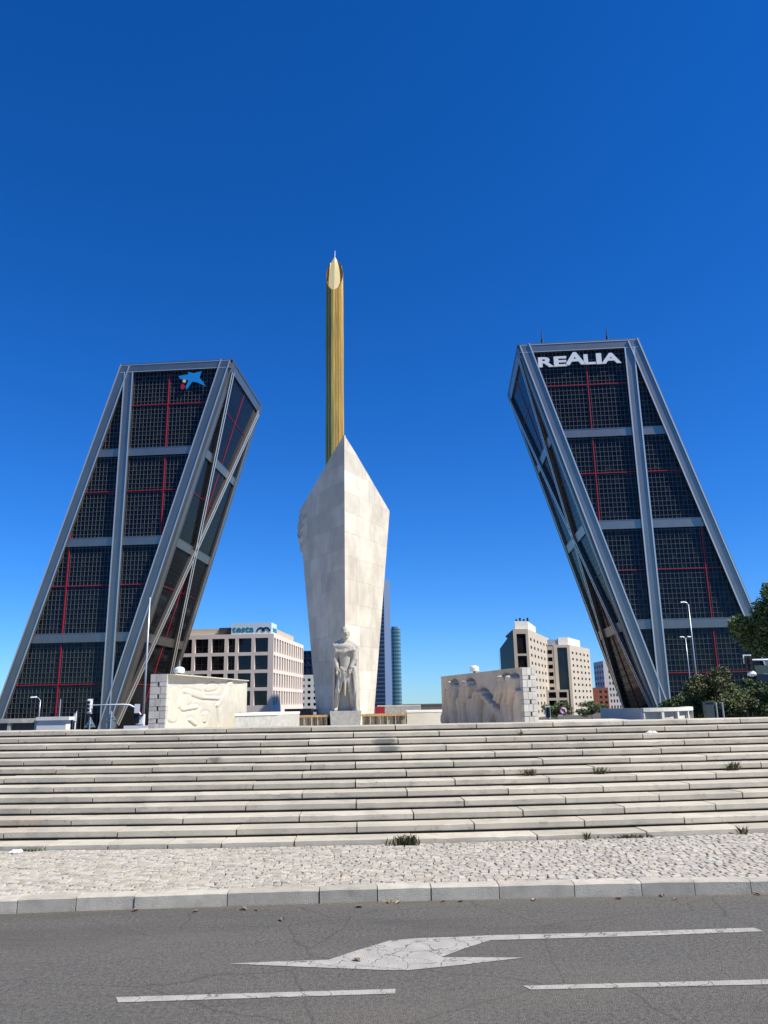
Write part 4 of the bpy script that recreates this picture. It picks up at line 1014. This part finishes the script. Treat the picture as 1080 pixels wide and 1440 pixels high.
# beige stepped offices at the right of the avenue
def beige_office(label, Y, xl, xm, xr, ytop_m, ytop_r, nwin, nrow, dark, tall, low=None):
    Am = np.array([px_x(xm, 980, Y), Y]); topz = zpx(xm, ytop_m, Y)
    # the far corner of the right face: same height, so its depth follows from its elevation
    dr = ray(xr, ytop_r); k = (topz - EYE) / dr[2]; Br = (CAM + dr * k)[:2]
    Al = np.array([px_x(xl, 980, Y - .5), Y - .5])
    t = thing('office_building', label, 'building', (Am[0], Y + 10, STREET))
    rows = even(nrow, .62, .02, .95); cols = even(nwin, .6, .03, .97)
    facade(t, Am, Br, STREET, topz, cols, rows, M['precast2'], .35)
    tall_rows = [(round(1 - .012 - h0, 5), round(1 - .012 - h1, 5)) for h0, h1 in tall]
    facade(t, Al, Am, STREET, topz, [(.22, .84)], tall_rows, M['precast2'], .6)
    bk = Br + np.array([-14, 16]); bl = Al + np.array([2, 34])
    solid(t, 'inner_mass', [tuple(Al + (.8, 1.2)), tuple(Am + (-.4, 1.3)), tuple(Br + (-.8, .2)), tuple(bk), tuple(bl + (1, 0))], STREET, topz - .05, M['winframe'])
    solid(t, 'roof', [tuple(Al), tuple(Am), tuple(Br), tuple(bk), tuple(bl)], topz, topz + .5, M['precast2'])
    return t, Al, Am, Br, topz, bk, bl
t, Al, Am, Br, topz, bk, bl = beige_office('beige office block with small windows and dark glass flank beside the shaded relief', 325, 726.5, 748, 771, 886, 899, 6, 10, 0, [(.26, .03), (.50, .285)])
d = (Br - Am)
solid(t, 'roof_storey', [tuple(Al + (1.2, 2.0)), tuple(Am + (.6, 2.6)), tuple(Am + d * .55 + (-1.5, 1)), tuple(Am + d * .55 + (-9, 4)), tuple(Al + (3, 14))], topz + .5, topz + 4.0, M['plaster'])
for i in range(4):
    p = Al + np.array([2.0 + i * 1.6, 4.0]); part('roof_vent', G().box(p[0], p[0] + .7, p[1], p[1] + .7, topz + 3.9, topz + 5.0 + (i % 2) * .5), M['dark_metal'], t)
xw = px_x(706.5, 980, 334); zA = topz - .2; zB = zpx(707, 912, 334)
fl = [(Al[0] + .02, 325.3), (xw, 334)]
for i in range(5):        # stepped dark glass flank
    a = i / 5; b = (i + 1) / 5; za = zA + (zB - zA) * (a + .5 * 0 + .1); xa = fl[0][0] + (fl[1][0] - fl[0][0]) * a; xb = fl[0][0] + (fl[1][0] - fl[0][0]) * b
    ya = 325.3 + 8.7 * a; yb2 = 325.3 + 8.7 * b
    part('glass_flank', G().prism([(xa, ya, STREET), (xb, yb2, STREET), (xb + 2.5, yb2 + 22, STREET), (xa + 2.5, ya + 22, STREET)], [(xa, ya, zA + (zB - zA) * a), (xb, yb2, zA + (zB - zA) * b), (xb + 2.5, yb2 + 22, zA + (zB - zA) * b), (xa + 2.5, ya + 22, zA + (zB - zA) * a)]), M['win'], t)
t, Al, Am, Br, topz, bk, bl = beige_office('beige office block with tall black glass front behind the round no turn sign', 370, 783, 806, 829, 908, 914, 5, 10, 0, [(.90, .012)])
d = (Br - Am)
solid(t, 'roof_storey', [tuple(Al + (3.0, 2.5)), tuple(Am + (0, 2.5)), tuple(Am + d * .7 + (-1.5, 1)), tuple(Am + d * .7 + (-9, 6)), tuple(Al + (5, 14))], topz + .5, topz + 4.2, M['plaster'])
solid(t, 'plant_box', [tuple(Al + (-3.2, 3)), tuple(Al + (2.6, 3)), tuple(Al + (2.6, 12)), tuple(Al + (-3.2, 12))], topz + .5, topz + 3.2, M['galv'])
xw = px_x(768, 980, 370); facade(t, (xw, 369.9), (Al[0] - .05, 369.6), STREET, topz - .1, [(.42, .86)], even(9, .45, .0, .97), M['precast2'], .5)
solid(t, 'wing_mass', [(xw + .3, 371.2), (Al[0] + .3, 371.2), (Al[0] + .3, 395), (xw + .3, 395)], STREET, topz - .15, M['precast2'])
xa, xb = px_x(768, 980, 360), px_x(800, 980, 360); zt = zpx(785, 970, 360)
facade(t, (xa, 360), (xb, 360), STREET, zt, [(.12, .45), (.58, .93)], even(3, .3, .0, .96), M['precast2'], .5)
solid(t, 'porch_mass', [(xa + .2, 360.9), (xb - .05, 360.9), (xb - .05, 369.2), (xa + .2, 369.2)], STREET, zt - .1, M['precast2'])
px_building('apartment_block', 'red brick apartment block with balconies beside the beige offices', 420, 827, 856, 968, 22, M['brick'], even(2, .5, .5, 1.0), even(4, .5, .1, .97))
px_building('apartment_block', 'tall white building edge showing behind the leaning tower with white letters', 430, 852, 874, 930, 20, M['plaster'], even(4, .5, .25, 1.0), even(8, .5, .05, .97))

# ------------------------------------------------------------------ street walls, lamps, signals, signs
STREET = gz(70)
def parapet(label, arc, z1, posts, m_top, m_in, thick=.5, end=None):
    """curved rail wall: top beam on posts with a recessed back wall; arc = list of xy"""
    t = thing('ramp_parapet', label, 'parapet', (arc[0][0], arc[0][1], STREET))
    A = [np.array(p) for p in arc]; N = []
    for i in range(len(A)):
        d = A[min(i + 1, len(A) - 1)] - A[max(i - 1, 0)]; d /= np.linalg.norm(d); N.append(np.array([-d[1], d[0]]))
    g = G(); gi = G()
    for i in range(len(A) - 1):
        a, b = A[i], A[i + 1]; na, nb = N[i] * thick, N[i + 1] * thick
        g.prism([(*a, z1 - .28), (*b, z1 - .28), (*(b + nb), z1 - .28), (*(a + na), z1 - .28)], [(*a, z1), (*b, z1), (*(b + nb), z1), (*(a + na), z1)])
        gi.prism([(*(a + na * .6), STREET), (*(b + nb * .6), STREET), (*(b + nb), STREET), (*(a + na), STREET)], [(*(a + na * .6), z1 - .28), (*(b + nb * .6), z1 - .28), (*(b + nb), z1 - .28), (*(a + na), z1 - .28)])
    part('top_beam', g, m_top, t); part('back_wall', gi, m_in, t)
    step = max(1, (len(A) - 1) // posts)
    for i in range(0, len(A), step):
        p = A[i]; d = A[min(i + 1, len(A) - 1)] - A[max(i - 1, 0)]; d /= np.linalg.norm(d); n_ = N[i]
        g = G().prism([(*(p - d * .11 + n_ * .04), STREET), (*(p + d * .11 + n_ * .04), STREET), (*(p + d * .11 + n_ * .3), STREET), (*(p - d * .11 + n_ * .3), STREET)], [(*(p - d * .11 + n_ * .04), z1 - .28), (*(p + d * .11 + n_ * .04), z1 - .28), (*(p + d * .11 + n_ * .3), z1 - .28), (*(p - d * .11 + n_ * .3), z1 - .28)])
        part('post', g, m_top, t)
    return t
YP = 62.0
xr0, xr1 = px_x(905, 1000, YP), px_x(976, 1000, YP + 6)
arc = [(xr0 + (xr1 - xr0) * math.sin(i / 18 * math.pi / 2), YP + 8 * (1 - math.cos(i / 18 * math.pi / 2))) for i in range(19)]
zr = zpx(920, 995.5, YP)
tp = parapet('curved pale concrete parapet on posts below the REALIA tower', arc, zr, 6, M['plaster'], M['floor'])
xq = px_x(868, 1000, YP + .6)
part('end_wall', G().prism([(xq, YP + 5.0, STREET), (xr0 - .02, YP, STREET), (xr0 - .02, YP + .5, STREET), (xq, YP + 5.6, STREET)], [(xq, YP + 5.0, zr - .02), (xr0 - .02, YP, zr - .02), (xr0 - .02, YP + .5, zr - .02), (xq, YP + 5.6, zr - .02)]), M['block'], tp)
YL = 55.0
xl1 = px_x(53, 1012, YL); zl = zpx(75, 1009.5, YL)
arc = [(xl1 - .1 - 12 * math.sin(i / 16 * 1.3), YL + 9 * (1 - math.cos(i / 16 * 1.3))) for i in range(17)][::-1]
tpl = parapet('curved dark ramp parapet on posts below the star emblem tower', arc, zl - .02, 8, M['floor'], M['mortar'])
xw1 = px_x(96, 1012, YL)
part('end_wall', G().box(xl1, xw1 - .1, YL - .1, YL + .7, STREET, zl - .16), M['plaster'], tpl)
part('end_coping', G().box(xl1 - .05, xw1 + .12, YL - .2, YL + .8, zl - .16, zl + .06), M['plaster'], tpl)

def street_lamp(label, px, ytop, Y, arm=1.0, r=.09, double=False):
    STREET = gz(Y)
    ground = (px_x(px, ytop, Y), Y, STREET); top = at_y(px, ytop, Y); x0, z1 = ground[0], float(top[2])
    t = thing('street_lamp', label, 'street lamp', ground)
    part('pole', G().tube([(x0, Y, STREET), (x0, Y, z1 * .5), (x0, Y, z1)], [r * 1.25, r, r * .7], 8), M['galv'], t, smooth=True)
    part('base', G().lathe(ground, [(r * 2.4, 0), (r * 2.2, .25), (r * 1.4, .32)], 10), M['galv'], t)
    for s in ((-1, 1) if double else (-1,)) if arm else ():
        part('arm', G().tube([(x0, Y, z1 - .1), (x0 + s * arm * .6 * .5, Y, z1 + .22), (x0 + s * arm * .6, Y, z1 + .3)], [r * .6, r * .5, r * .45], 6), M['galv'], t)
        part('lamp_head', G().prism([(x0 + s * arm * .5, Y - .14, z1 + .24), (x0 + s * (arm + .25), Y - .12, z1 + .24), (x0 + s * (arm + .25), Y + .12, z1 + .24), (x0 + s * arm * .5, Y + .14, z1 + .24)], [(x0 + s * arm * .52, Y - .08, z1 + .40), (x0 + s * (arm + .2), Y - .05, z1 + .36), (x0 + s * (arm + .2), Y + .05, z1 + .36), (x0 + s * arm * .52, Y + .08, z1 + .40)]), M['polewhite'], t)
street_lamp('tall thin pale lamp post in front of the star emblem tower', 211, 840, 80, arm=0, r=.10)
street_lamp('small single arm street lamp near the dark ramp parapet', 57, 984, 90, arm=.9, r=.06)
street_lamp('tall street lamp in front of the REALIA tower above the trees', 968, 850, 95, arm=.7, r=.075)
street_lamp('lower twin arm street lamp beside the tall one', 964, 898, 130, arm=.7, r=.075, double=True)
STREET = gz(95)
for px, yt in ((70, 985), (84, 983)):
    P = at_y(px, 1000, 95); zt = zpx(px, yt, 95)
    single('bollard_post', G().tube([(P[0], 95, STREET), (P[0], 95, zt - .4), (P[0], 95, zt)], [.07, .06, .04], 6), M['galv'] if px > 80 else M['dark_metal'], 'thin ' + ('pale' if px > 80 else 'dark') + ' post standing behind the dark ramp parapet', 'post', (P[0], 95, STREET))

def signal_head(root, c, h=.95, wd=.34, m=None, facing=1):
    m = m or M['black']; x, y, z = c
    hd = part('signal_head', G().box(x - wd / 2, x + wd / 2, y - .14, y + .14, z - h / 2, z + h / 2), m, root)
    bd = part('back_board', G().box(x - wd * .8, x + wd * .8, y + .14 * facing, y + .17 * facing, z - h * .62, z + h * .62), M['polewhite'], hd)
    for i in range(3):
        zc = z + (1 - i) * h / 3.1
        part('lens_hood', G().tube([(x, y - .14 * facing, zc), (x, y - .30 * facing, zc)], [.12, .13], 10), M['black'], hd)
YA = 72.0; STREET = gz(72)
# left signal with curved mast arm
xb, xe_ = px_x(203, 1000, YA), px_x(125, 1000, YA); za = zpx(160, 991, YA)
t = thing('traffic_light', 'white traffic light with long curved mast arm before the leaning tower', 'traffic light', (xb, YA, STREET))
part('pole', G().tube([(xb, YA, STREET), (xb, YA, 1.4), (xb - .25, YA, za - 1.0)], [.11, .10, .09], 8), M['polewhite'], t)
part('mast_arm', G().tube([(xb - .25, YA, za - 1.02), (xb - .75, YA, za - .35), (xb - 1.35, YA, za - .05), (xb - 2.0, YA, za), (xe_ + .1, YA, za)], [.09, .085, .08, .07, .05], 8), M['polewhite'], t, smooth=True)
signal_head(t, (xe_, YA, za - .1), 1.05, .30, M['polewhite'], 1)
signal_head(t, (xb - .62, YA, 1.75), .9, .30, M['black'], -1)
# pedestrian signals and control boxes next to it
for i, (px, yt, wd) in enumerate(((16 + 85, 1000, .2), (193, 1003, .5), (199, 1005, .42))):
    Y = 70 + i; P = at_y(px + (6 if i == 0 else 0), 1000, Y); zt = zpx(px, yt, Y)
    t = thing('signal_post', ['slim pedestrian signal post beside the white ramp end', 'black backed signal post under the curved mast arm', 'white signal cabinet post next to the pale lamp post'][i], 'traffic light', (P[0], Y, STREET))
    part('pole', G().tube([(P[0], Y, STREET), (P[0], Y, zt)], [.06, .06], 8), M['polewhite'], t)
    part('signal_head', G().box(P[0] - wd / 2, P[0] + wd / 2, Y - .2, Y - .04, zt - .85, zt), M['polewhite'] if i != 1 else M['black'], t)
    part('hood', G().box(P[0] - wd / 2 - .03, P[0] + wd / 2 + .03, Y - .3, Y - .2, zt - .12, zt + .02), M['black'], t)
P = at_y(186, 1000, 66); STREET = gz(66)
t = thing('low_barrier', 'low white street barrier below the curved mast arm', 'barrier', (P[0], 66, STREET))
zt = zpx(186, 1020.5, 66); xq0, xq1 = px_x(174, 1020, 66), px_x(208, 1020, 66)
part('panel', G().box(xq0, xq1, 66, 66.12, zt - .45, zt), M['polewhite'], t)
for x in (xq0 + .1, (xq0 + xq1) / 2, xq1 - .1): part('leg', G().box(x - .05, x + .05, 66.12, 66.2, STREET, zt - .05), M['polewhite'], t)
# sign backs: triangles
def tri_sign(label, px, yt, Y, size, extra=False):
    STREET = gz(Y)
    P = at_y(px, 1000, Y); zt = zpx(px, yt, Y); x = P[0]
    t = thing('traffic_sign', label, 'traffic sign', (x, Y, STREET))
    part('post', G().tube([(x, Y - .06, STREET), (x, Y - .06, zt + .02)], [.05, .05], 6), M['galv'], t)
    s = size / 2
    part('plate', G().prism([(x - s, Y, zt - size * .88), (x + s, Y, zt - size * .88), (x, Y, zt)][::-1], [(x - s, Y + .03, zt - size * .88), (x + s, Y + .03, zt - size * .88), (x, Y + .03, zt)][::-1]), M['signback'], t)
    part('bracket', G().box(x - s * .5, x + s * .5, Y - .05, Y - .002, zt - size * .6, zt - size * .54), M['galv'], t)
    if extra:
        n = 12; zc = zt - size * .88 - .42
        part('plate', G().prism([(x + .42 * math.cos(2 * math.pi * i / n), Y, zc + .42 * math.sin(2 * math.pi * i / n)) for i in range(n)], [(x + .42 * math.cos(2 * math.pi * i / n), Y + .03, zc + .42 * math.sin(2 * math.pi * i / n)) for i in range(n)]), M['signback'], t)
tri_sign('back of a triangular road sign on a short post', 128, 1008.5, 68, .95)
tri_sign('back of a triangular sign above a round one on a post', 157, 1000, 68, .85, True)
# round no-turn sign
Y = 78.0; STREET = gz(78); P = at_y(792.5, 1000, Y); zc = zpx(792.5, 999, Y); x = P[0]
t = thing('traffic_sign', 'round red rimmed no turn sign in front of the beige offices', 'traffic sign', (x, Y, STREET))
part('post', G().tube([(x, Y + .08, STREET), (x, Y + .08, zc + .2)], [.05, .05], 6), M['galv'], t)
def ring_disc(r, y, n=24): return [(x + r * math.cos(2 * math.pi * i / n), y, zc + r * math.sin(2 * math.pi * i / n)) for i in range(n)]
part('plate', G().prism(ring_disc(.40, Y), ring_disc(.40, Y + .03)), M['red'], t)
part('face', G().prism(ring_disc(.31, Y - .012), ring_disc(.31, Y - .002)), M['signwhite'], t)
part('arrow_symbol', G().tube([(x + .12, Y - .02, zc - .2), (x + .12, Y - .02, zc), (x + .06, Y - .02, zc + .1), (x - .08, Y - .02, zc + .1)], [.045] * 4, 6), M['black'], t)
part('arrow_symbol', G().prism([(x - .2, Y - .03, zc + .1), (x - .06, Y - .03, zc + .0), (x - .06, Y - .03, zc + .2)], [(x - .2, Y - .013, zc + .1), (x - .06, Y - .013, zc + .0), (x - .06, Y - .013, zc + .2)]), M['black'], t)
part('slash', G().prism([(x - .26, Y - .035, zc + .17), (x - .2, Y - .035, zc + .24), (x + .26, Y - .035, zc - .17), (x + .2, Y - .035, zc - .24)], [(x - .26, Y - .014, zc + .17), (x - .2, Y - .014, zc + .24), (x + .26, Y - .014, zc - .17), (x + .2, Y - .014, zc - .24)]), M['red'], t)
# signals near the beige offices and the one hanging at the right
Y = 76.0; STREET = gz(76); P = at_y(771, 1000, Y); zt = zpx(771, 994, Y)
t = thing('traffic_light', 'black traffic light post beside the white block end', 'traffic light', (P[0], Y, STREET))
part('pole', G().tube([(P[0], Y, STREET), (P[0], Y, zt)], [.07, .06], 8), M['dark_metal'], t)
signal_head(t, (P[0] - .05, Y - .2, zt - .5), .95, .3, M['black'], 1)
Y = 46.0; STREET = gz(46); zc = zpx(1053, 933, Y); xs_ = px_x(1053, 933, Y); xpole = px_x(1108, 930, Y)
t = thing('traffic_light', 'black traffic light with white rimmed board hanging from a mast arm beside the tree', 'traffic light', (xpole, Y, STREET))
part('pole', G().tube([(xpole, Y, STREET), (xpole, Y, zc + .3)], [.12, .09], 8), M['polewhite'], t)
za = zpx(1066, 928, Y)
part('mast_arm', G().tube([(xpole + .02, Y, za), (xs_ + .1, Y, za)], [.07, .05], 8), M['polewhite'], t)
hd = part('signal_head', G().box(xs_ - .15, xs_ + .15, Y - .16, Y + .1, zc - .42, zc + .42), M['black'], t)
g = G(); bw, bh = .24, .52
g.box(xs_ - bw, xs_ + bw, Y + .1, Y + .14, zc + bh - .07, zc + bh); g.box(xs_ - bw, xs_ - bw + .06, Y + .1, Y + .14, zc - bh * .0, zc + bh - .07); g.box(xs_ + bw - .06, xs_ + bw, Y + .1, Y + .14, zc - bh, zc + bh - .07)
part('board_rim', g, M['polewhite'], hd)
for i in range(3): part('lens_hood', G().tube([(xs_, Y - .16, zc + (1 - i) * .27), (xs_, Y - .30, zc + (1 - i) * .27)], [.11, .12], 10), M['black'], hd)
part('camera_dome', G().lathe((xs_ + .1, Y, zc - .75), [(.08, 0), (.22, .06), (.26, .15), (.2, .24), (.06, .36)], 14), M['polewhite'], t)
xs2 = px_x(1073, 958, Y)
part('side_panel', G().prism([(xs2 - .1, Y + .3, zc - .95), (xs2 + .6, Y + .3, zc - 1.15), (xs2 + .6, Y + .3, zc - .1), (xs2 - .25, Y + .3, zc - .1)], [(xs2 - .1, Y + .36, zc - .95), (xs2 + .6, Y + .36, zc - 1.15), (xs2 + .6, Y + .36, zc - .1), (xs2 - .25, Y + .36, zc - .1)]), M['kiosk'], t)
part('panel_arm', G().tube([(xs2 + .2, Y + .27, zc - .6), (xpole, Y, zc - .6)], [.04, .04], 6), M['galv'], t)

# ------------------------------------------------------------------ trees, bushes
def leaves(center, radii, n, size, seed, clumps=26, dens=1.0, hole=.35):
    r = random.Random(seed); g = G(); g.c = []; cl = []
    for _ in range(clumps):
        th = r.uniform(0, 2 * math.pi); ph = math.acos(r.uniform(-.75, 1)); q = r.uniform(.45, .95)
        cl.append((q * math.sin(ph) * math.cos(th), q * math.sin(ph) * math.sin(th), q * math.cos(ph), r.uniform(.18, .40), r.uniform(.75, 1.25)))
    for _ in range(n):
        c = r.choice(cl); d = np.array([r.gauss(0, 1), r.gauss(0, 1), r.gauss(0, .8)]); d *= c[3] * r.uniform(.35, 1.0) / (np.linalg.norm(d) + 1e-6)
        p = np.array([center[0] + radii[0] * (c[0] + d[0]), center[1] + radii[1] * (c[1] + d[1]), center[2] + radii[2] * (c[2] + d[2])])
        a = np.array([r.gauss(0, 1), r.gauss(0, 1), r.gauss(0, .7)]); a /= np.linalg.norm(a); b = np.cross(a, [r.gauss(0, 1), r.gauss(0, 1), r.gauss(0, 1)]); b /= np.linalg.norm(b) + 1e-6
        s = size * r.uniform(.6, 1.35); k = len(g.v)
        g.v += [tuple(p - a * s), tuple(p - b * s * .45), tuple(p + a * s), tuple(p + b * s * .45)]; g.f.append((k, k + 1, k + 2, k + 3))
        v = c[4] * r.uniform(.75, 1.3); g.c += [(v, v * r.uniform(.92, 1.08), v, 1)] * 4
    return g, cl
def tree(name, label, base, height, trunk_r, center, radii, n, size, seed, m, group=None, cat='tree'):
    t = thing(name, label, cat, base, group); g, cl = leaves(center, radii, n, size, seed)
    r = random.Random(seed); tg = G(); fork = np.array(center) + np.array([0, 0, -radii[2] * .55])
    tg.tube([base, (np.array(base) + fork) / 2 + np.array([r.uniform(-.1, .1), 0, 0]), fork, np.array(center) + np.array([0, 0, radii[2] * .35])], [trunk_r * 1.2, trunk_r, trunk_r * .8, trunk_r * .25], 8)
    for c in cl[:12]:
        e = np.array([center[0] + radii[0] * c[0] * .9, center[1] + radii[1] * c[1] * .9, center[2] + radii[2] * c[2] * .9]); mid = (fork + e) / 2 + np.array([0, 0, .12 * radii[2]])
        tg.tube([fork, mid, e], [trunk_r * .5, trunk_r * .3, trunk_r * .08], 5)
    part('trunk', tg, M['bark'], t, smooth=True); part('crown', g, m, t, fix=False)
Yt = 50.0; cx = px_x(1105, 895, Yt)
tree('street_tree', 'large leafy green tree beside the hanging traffic light', (cx + .3, Yt, STREET), 9, .22, (cx - .2, Yt, zpx(1090, 890, Yt)), (3.2, 2.8, 3.2), 32000, .13, 21, M['leaf'])
Yt = 74.0
for i, (px, yc, rx, rz, lab, mm, sd) in enumerate(((1005, 980, 2.9, 2.3, 'low bushy tree with dusty leaves between the street lamps and hanging signal', 'leaf2', 31), (1066, 985, 2.9, 2.0, 'low dark green tree below the hanging signal', 'leaf', 32), (1035, 999, 2.3, 1.6, 'small shrubby tree between the two low trees', 'leaf2', 33), (1105, 978, 2.6, 2.1, 'low green tree below the large leafy tree', 'leaf', 34))):
    Yq = Yt + (0, 3, -4, 6)[i]; cx = px_x(px, yc, Yq)
    tree('small_tree', lab, (cx, Yq, gz(Yq)), 4, .10, (cx, Yq, zpx(px, yc, Yq)), (rx, rx, rz), 16000 if i != 2 else 9000, .125, sd, M[mm], 'low trees by the leaning tower')
# dark clipped hedge; kiosk with the trees' shade put into its colour
for i, (px, Y, rx, rz, lab) in enumerate(((783, 110, 2.2, 1.35, 'dark green bush beside the round no turn sign'), (832, 125, 2.6, 1.3, 'dark green bush in front of the red brick block'))):
    cx = px_x(px, 1004, Y); tree('bush', lab, (cx, Y, gz(Y)), 2, .06, (cx, Y, .6), (rx, rx, rz), 5200, .12, 41 + i, M['leaf'], cat='bush')
Y = 70.0; STREET = gz(84)
hx0, hx1 = px_x(1000, 1000, Y), px_x(1130, 1000, Y)
g, _ = leaves(((hx0 + hx1) / 2, Y + 14, .75), ((hx1 - hx0) / 2 * .95, 1.4, 1.9), 20000, .16, 77, clumps=90)
hd = thing('hedge', 'dark hedge in the shade behind the low trees', 'hedge', ((hx0 + hx1) / 2, Y + 14, STREET)); part('foliage', g, M['leaf'], hd, fix=False)
tg = G()
for i in range(9):
    x = hx0 + (hx1 - hx0) * (i + .5) / 9; tg.tube([(x, Y + 14, STREET), (x, Y + 14, 1.2)], [.05, .02], 5)
part('stems', tg, M['bark'], hd)
Y = 66.0; STREET = gz(66); xk = px_x(999, 1000, Y)
t = thing('kiosk', 'grey green utility cabinet between pale posts under the low trees', 'cabinet', (xk, Y, STREET))
part('body', G().box(xk - .35, xk + .35, Y, Y + .6, STREET, 1.62), M['kiosk'], t); part('lid', G().box(xk - .4, xk + .4, Y - .05, Y + .65, 1.62, 1.7), M['kiosk'], t)
for px in (1008, 1017):
    x = px_x(px, 1000, Y); single('bollard_post', G().tube([(x, Y, STREET), (x, Y, 1.5), (x, Y, 1.62)], [.07, .07, .04], 8), M['galv'], 'pale steel post beside the grey green cabinet', 'post', (x, Y, STREET), 'posts beside the cabinet')

# ------------------------------------------------------------------ weeds, litter, leaves
def weed(label, px, py, h, k, wd, seed, z=None, step=None):
    r = random.Random(seed)
    if step is None: base = at_h(px, py, PAVZ); base[1] = min(base[1], step_y(base[0]) - .03); zb = PAVZ - .03
    else:
        y = step_y(0) + step * TREAD; x = px_x(px, py, y); base = np.array([x, step_y(x) + step * TREAD - .05, 0]); zb = R1 + (step - 1) * RISE - .01
    g = G()
    for i in range(k):
        a = r.uniform(0, 2 * math.pi); ln = h * r.uniform(.5, 1.1); dx, dy = math.cos(a) * ln * r.uniform(.2, .75), -abs(math.sin(a)) * ln * r.uniform(.1, .6)
        o = np.array([base[0] + r.gauss(0, wd), base[1] - abs(r.gauss(0, .02)), zb]); tip = o + np.array([dx, dy, ln]); mid = o + np.array([dx * .35, dy * .35, ln * .62]); s = np.array([math.sin(a), math.cos(a), 0]) * r.uniform(.004, .009)
        n = len(g.v); g.v += [tuple(o - s), tuple(o + s), tuple(mid + s * 1.3), tuple(tip), tuple(mid - s * 1.3)]; g.f.append((n, n + 1, n + 2, n + 3, n + 4))
        if i % 3 == 0:
            for q in range(3):
                c_ = o + (tip - o) * r.uniform(.4, 1); e = np.array([r.gauss(0, 1), r.gauss(0, 1), r.gauss(0, .5)]); e /= np.linalg.norm(e); f_ = np.cross(e, [0, 0, 1.0]); sz = r.uniform(.01, .022)
                n = len(g.v); g.v += [tuple(c_ - e * sz), tuple(c_ + f_ * sz * .5), tuple(c_ + e * sz), tuple(c_ - f_ * sz * .5)]; g.f.append((n, n + 1, n + 2, n + 3))
    o = mesh_obj('weed', g, M['weed'], (base[0], base[1], zb), fix=False); o.location = (base[0], base[1], zb); tag(o, label, 'weed', 'weeds in the stair joints')
weed('broad clump of weeds at the foot of the stairs', 572, 1188, .17, 130, .10, 1)
weed('dry low weeds with leaf litter along the lowest step', 886, 1176, .08, 110, .17, 2)
weed('small upright weed at the lowest step beside the dry weeds', 822, 1178, .13, 26, .02, 3)
weed('bushy weed on the middle steps nearest the stair centre', 745, 1092, .14, 46, .05, 4, step=6)
weed('pale weed on the middle steps between two other weeds', 851, 1089, .14, 46, .06, 5, step=6)
weed('spiky weed on the middle steps farthest from the stair centre', 1046, 1081, .18, 50, .06, 6, step=6)
weed('tall thin weed at the end of the lowest step', 1035, 1169, .16, 22, .03, 7)
weed('tiny weed in the second joint from the top step', 734, 1043, .09, 16, .015, 8, step=11)
weed('tiny dark weed sprig below the top steps', 825, 1052, .09, 14, .012, 9, step=10)
weed('brown weed remains at the far end of the lowest step', 45, 1196, .07, 40, .08, 10)
lr = random.Random(8)
for px, py in ((548, 1269), (560, 1270), (623, 1268), (648, 1268), (751, 1266), (870, 1264), (932, 1260), (950, 1265), (320 - 45, 1282), (343, 1279), (361, 1280), (397, 1294), (190, 1281), (502, 1351), (1066, 1258), (505, 1276)):
    p = at_h(px, py, ROADZ + .004); g = G(); a = lr.uniform(0, 6.28); s = lr.uniform(.028, .05); e = np.array([math.cos(a), math.sin(a), 0]) * s; f_ = np.array([-e[1], e[0], 0]) * .5; up = np.array([0, 0, 1.0])
    for sgn in (1, -1):
        pts = [p - e, p - e * .3 + f_ * sgn + up * s * .5, p + e * .5 + f_ * sgn * .8 + up * s * .45, p + e + up * s * .25, p + e * .4 + up * s * .08, p - e * .3 + up * s * .02]
        g.poly(pts)
    single('fallen_leaf', g, M['dry'], 'curled dry leaf lying on the asphalt near the kerb', 'leaf', tuple(p), 'dry leaves on the road')
def paper(label, px, py, step, s):
    y = step_y(0) + step * TREAD - .12; x = px_x(px, py, y); zb = R1 + (step - 1) * RISE; g = G(); y = step_y(x) + step * TREAD - .14
    r = random.Random(px); n = 7
    for i in range(n):
        for j in range(n): g.v.append((x + (i / (n - 1) - .5) * s * 1.7, y + (j / (n - 1) - .5) * s * .8, zb + .004 + s * .35 * r.random() * (1 if 0 < i < n - 1 and 0 < j < n - 1 else .25)))
    for i in range(n - 1):
        for j in range(n - 1): g.f.append((i * n + j, (i + 1) * n + j, (i + 1) * n + j + 1, i * n + j + 1))
    single('paper_scrap', g, M['paper'], label, 'litter', (x, y, zb))
paper('crumpled white paper scrap on the stairs below the top step', 926, 1031, 11, .14)
p = at_h(22, 1199, PAVZ)
g = G(); rr = random.Random(3); n = 8
for i in range(n):
    for j in range(n): g.v.append((p[0] + (i / 7 - .5) * .17, p[1] + (j / 7 - .5) * .10, PAVZ + .008 + (.035 * rr.random() if 0 < i < 7 and 0 < j < 7 else 0)))
for i in range(n - 1):
    for j in range(n - 1): g.f.append((i * n + j, (i + 1) * n + j, (i + 1) * n + j + 1, i * n + j + 1))
single('paper_scrap', g, M['paper'], 'crumpled white plastic scrap on the cobbles at the stair foot', 'litter', (p[0], p[1], PAVZ))
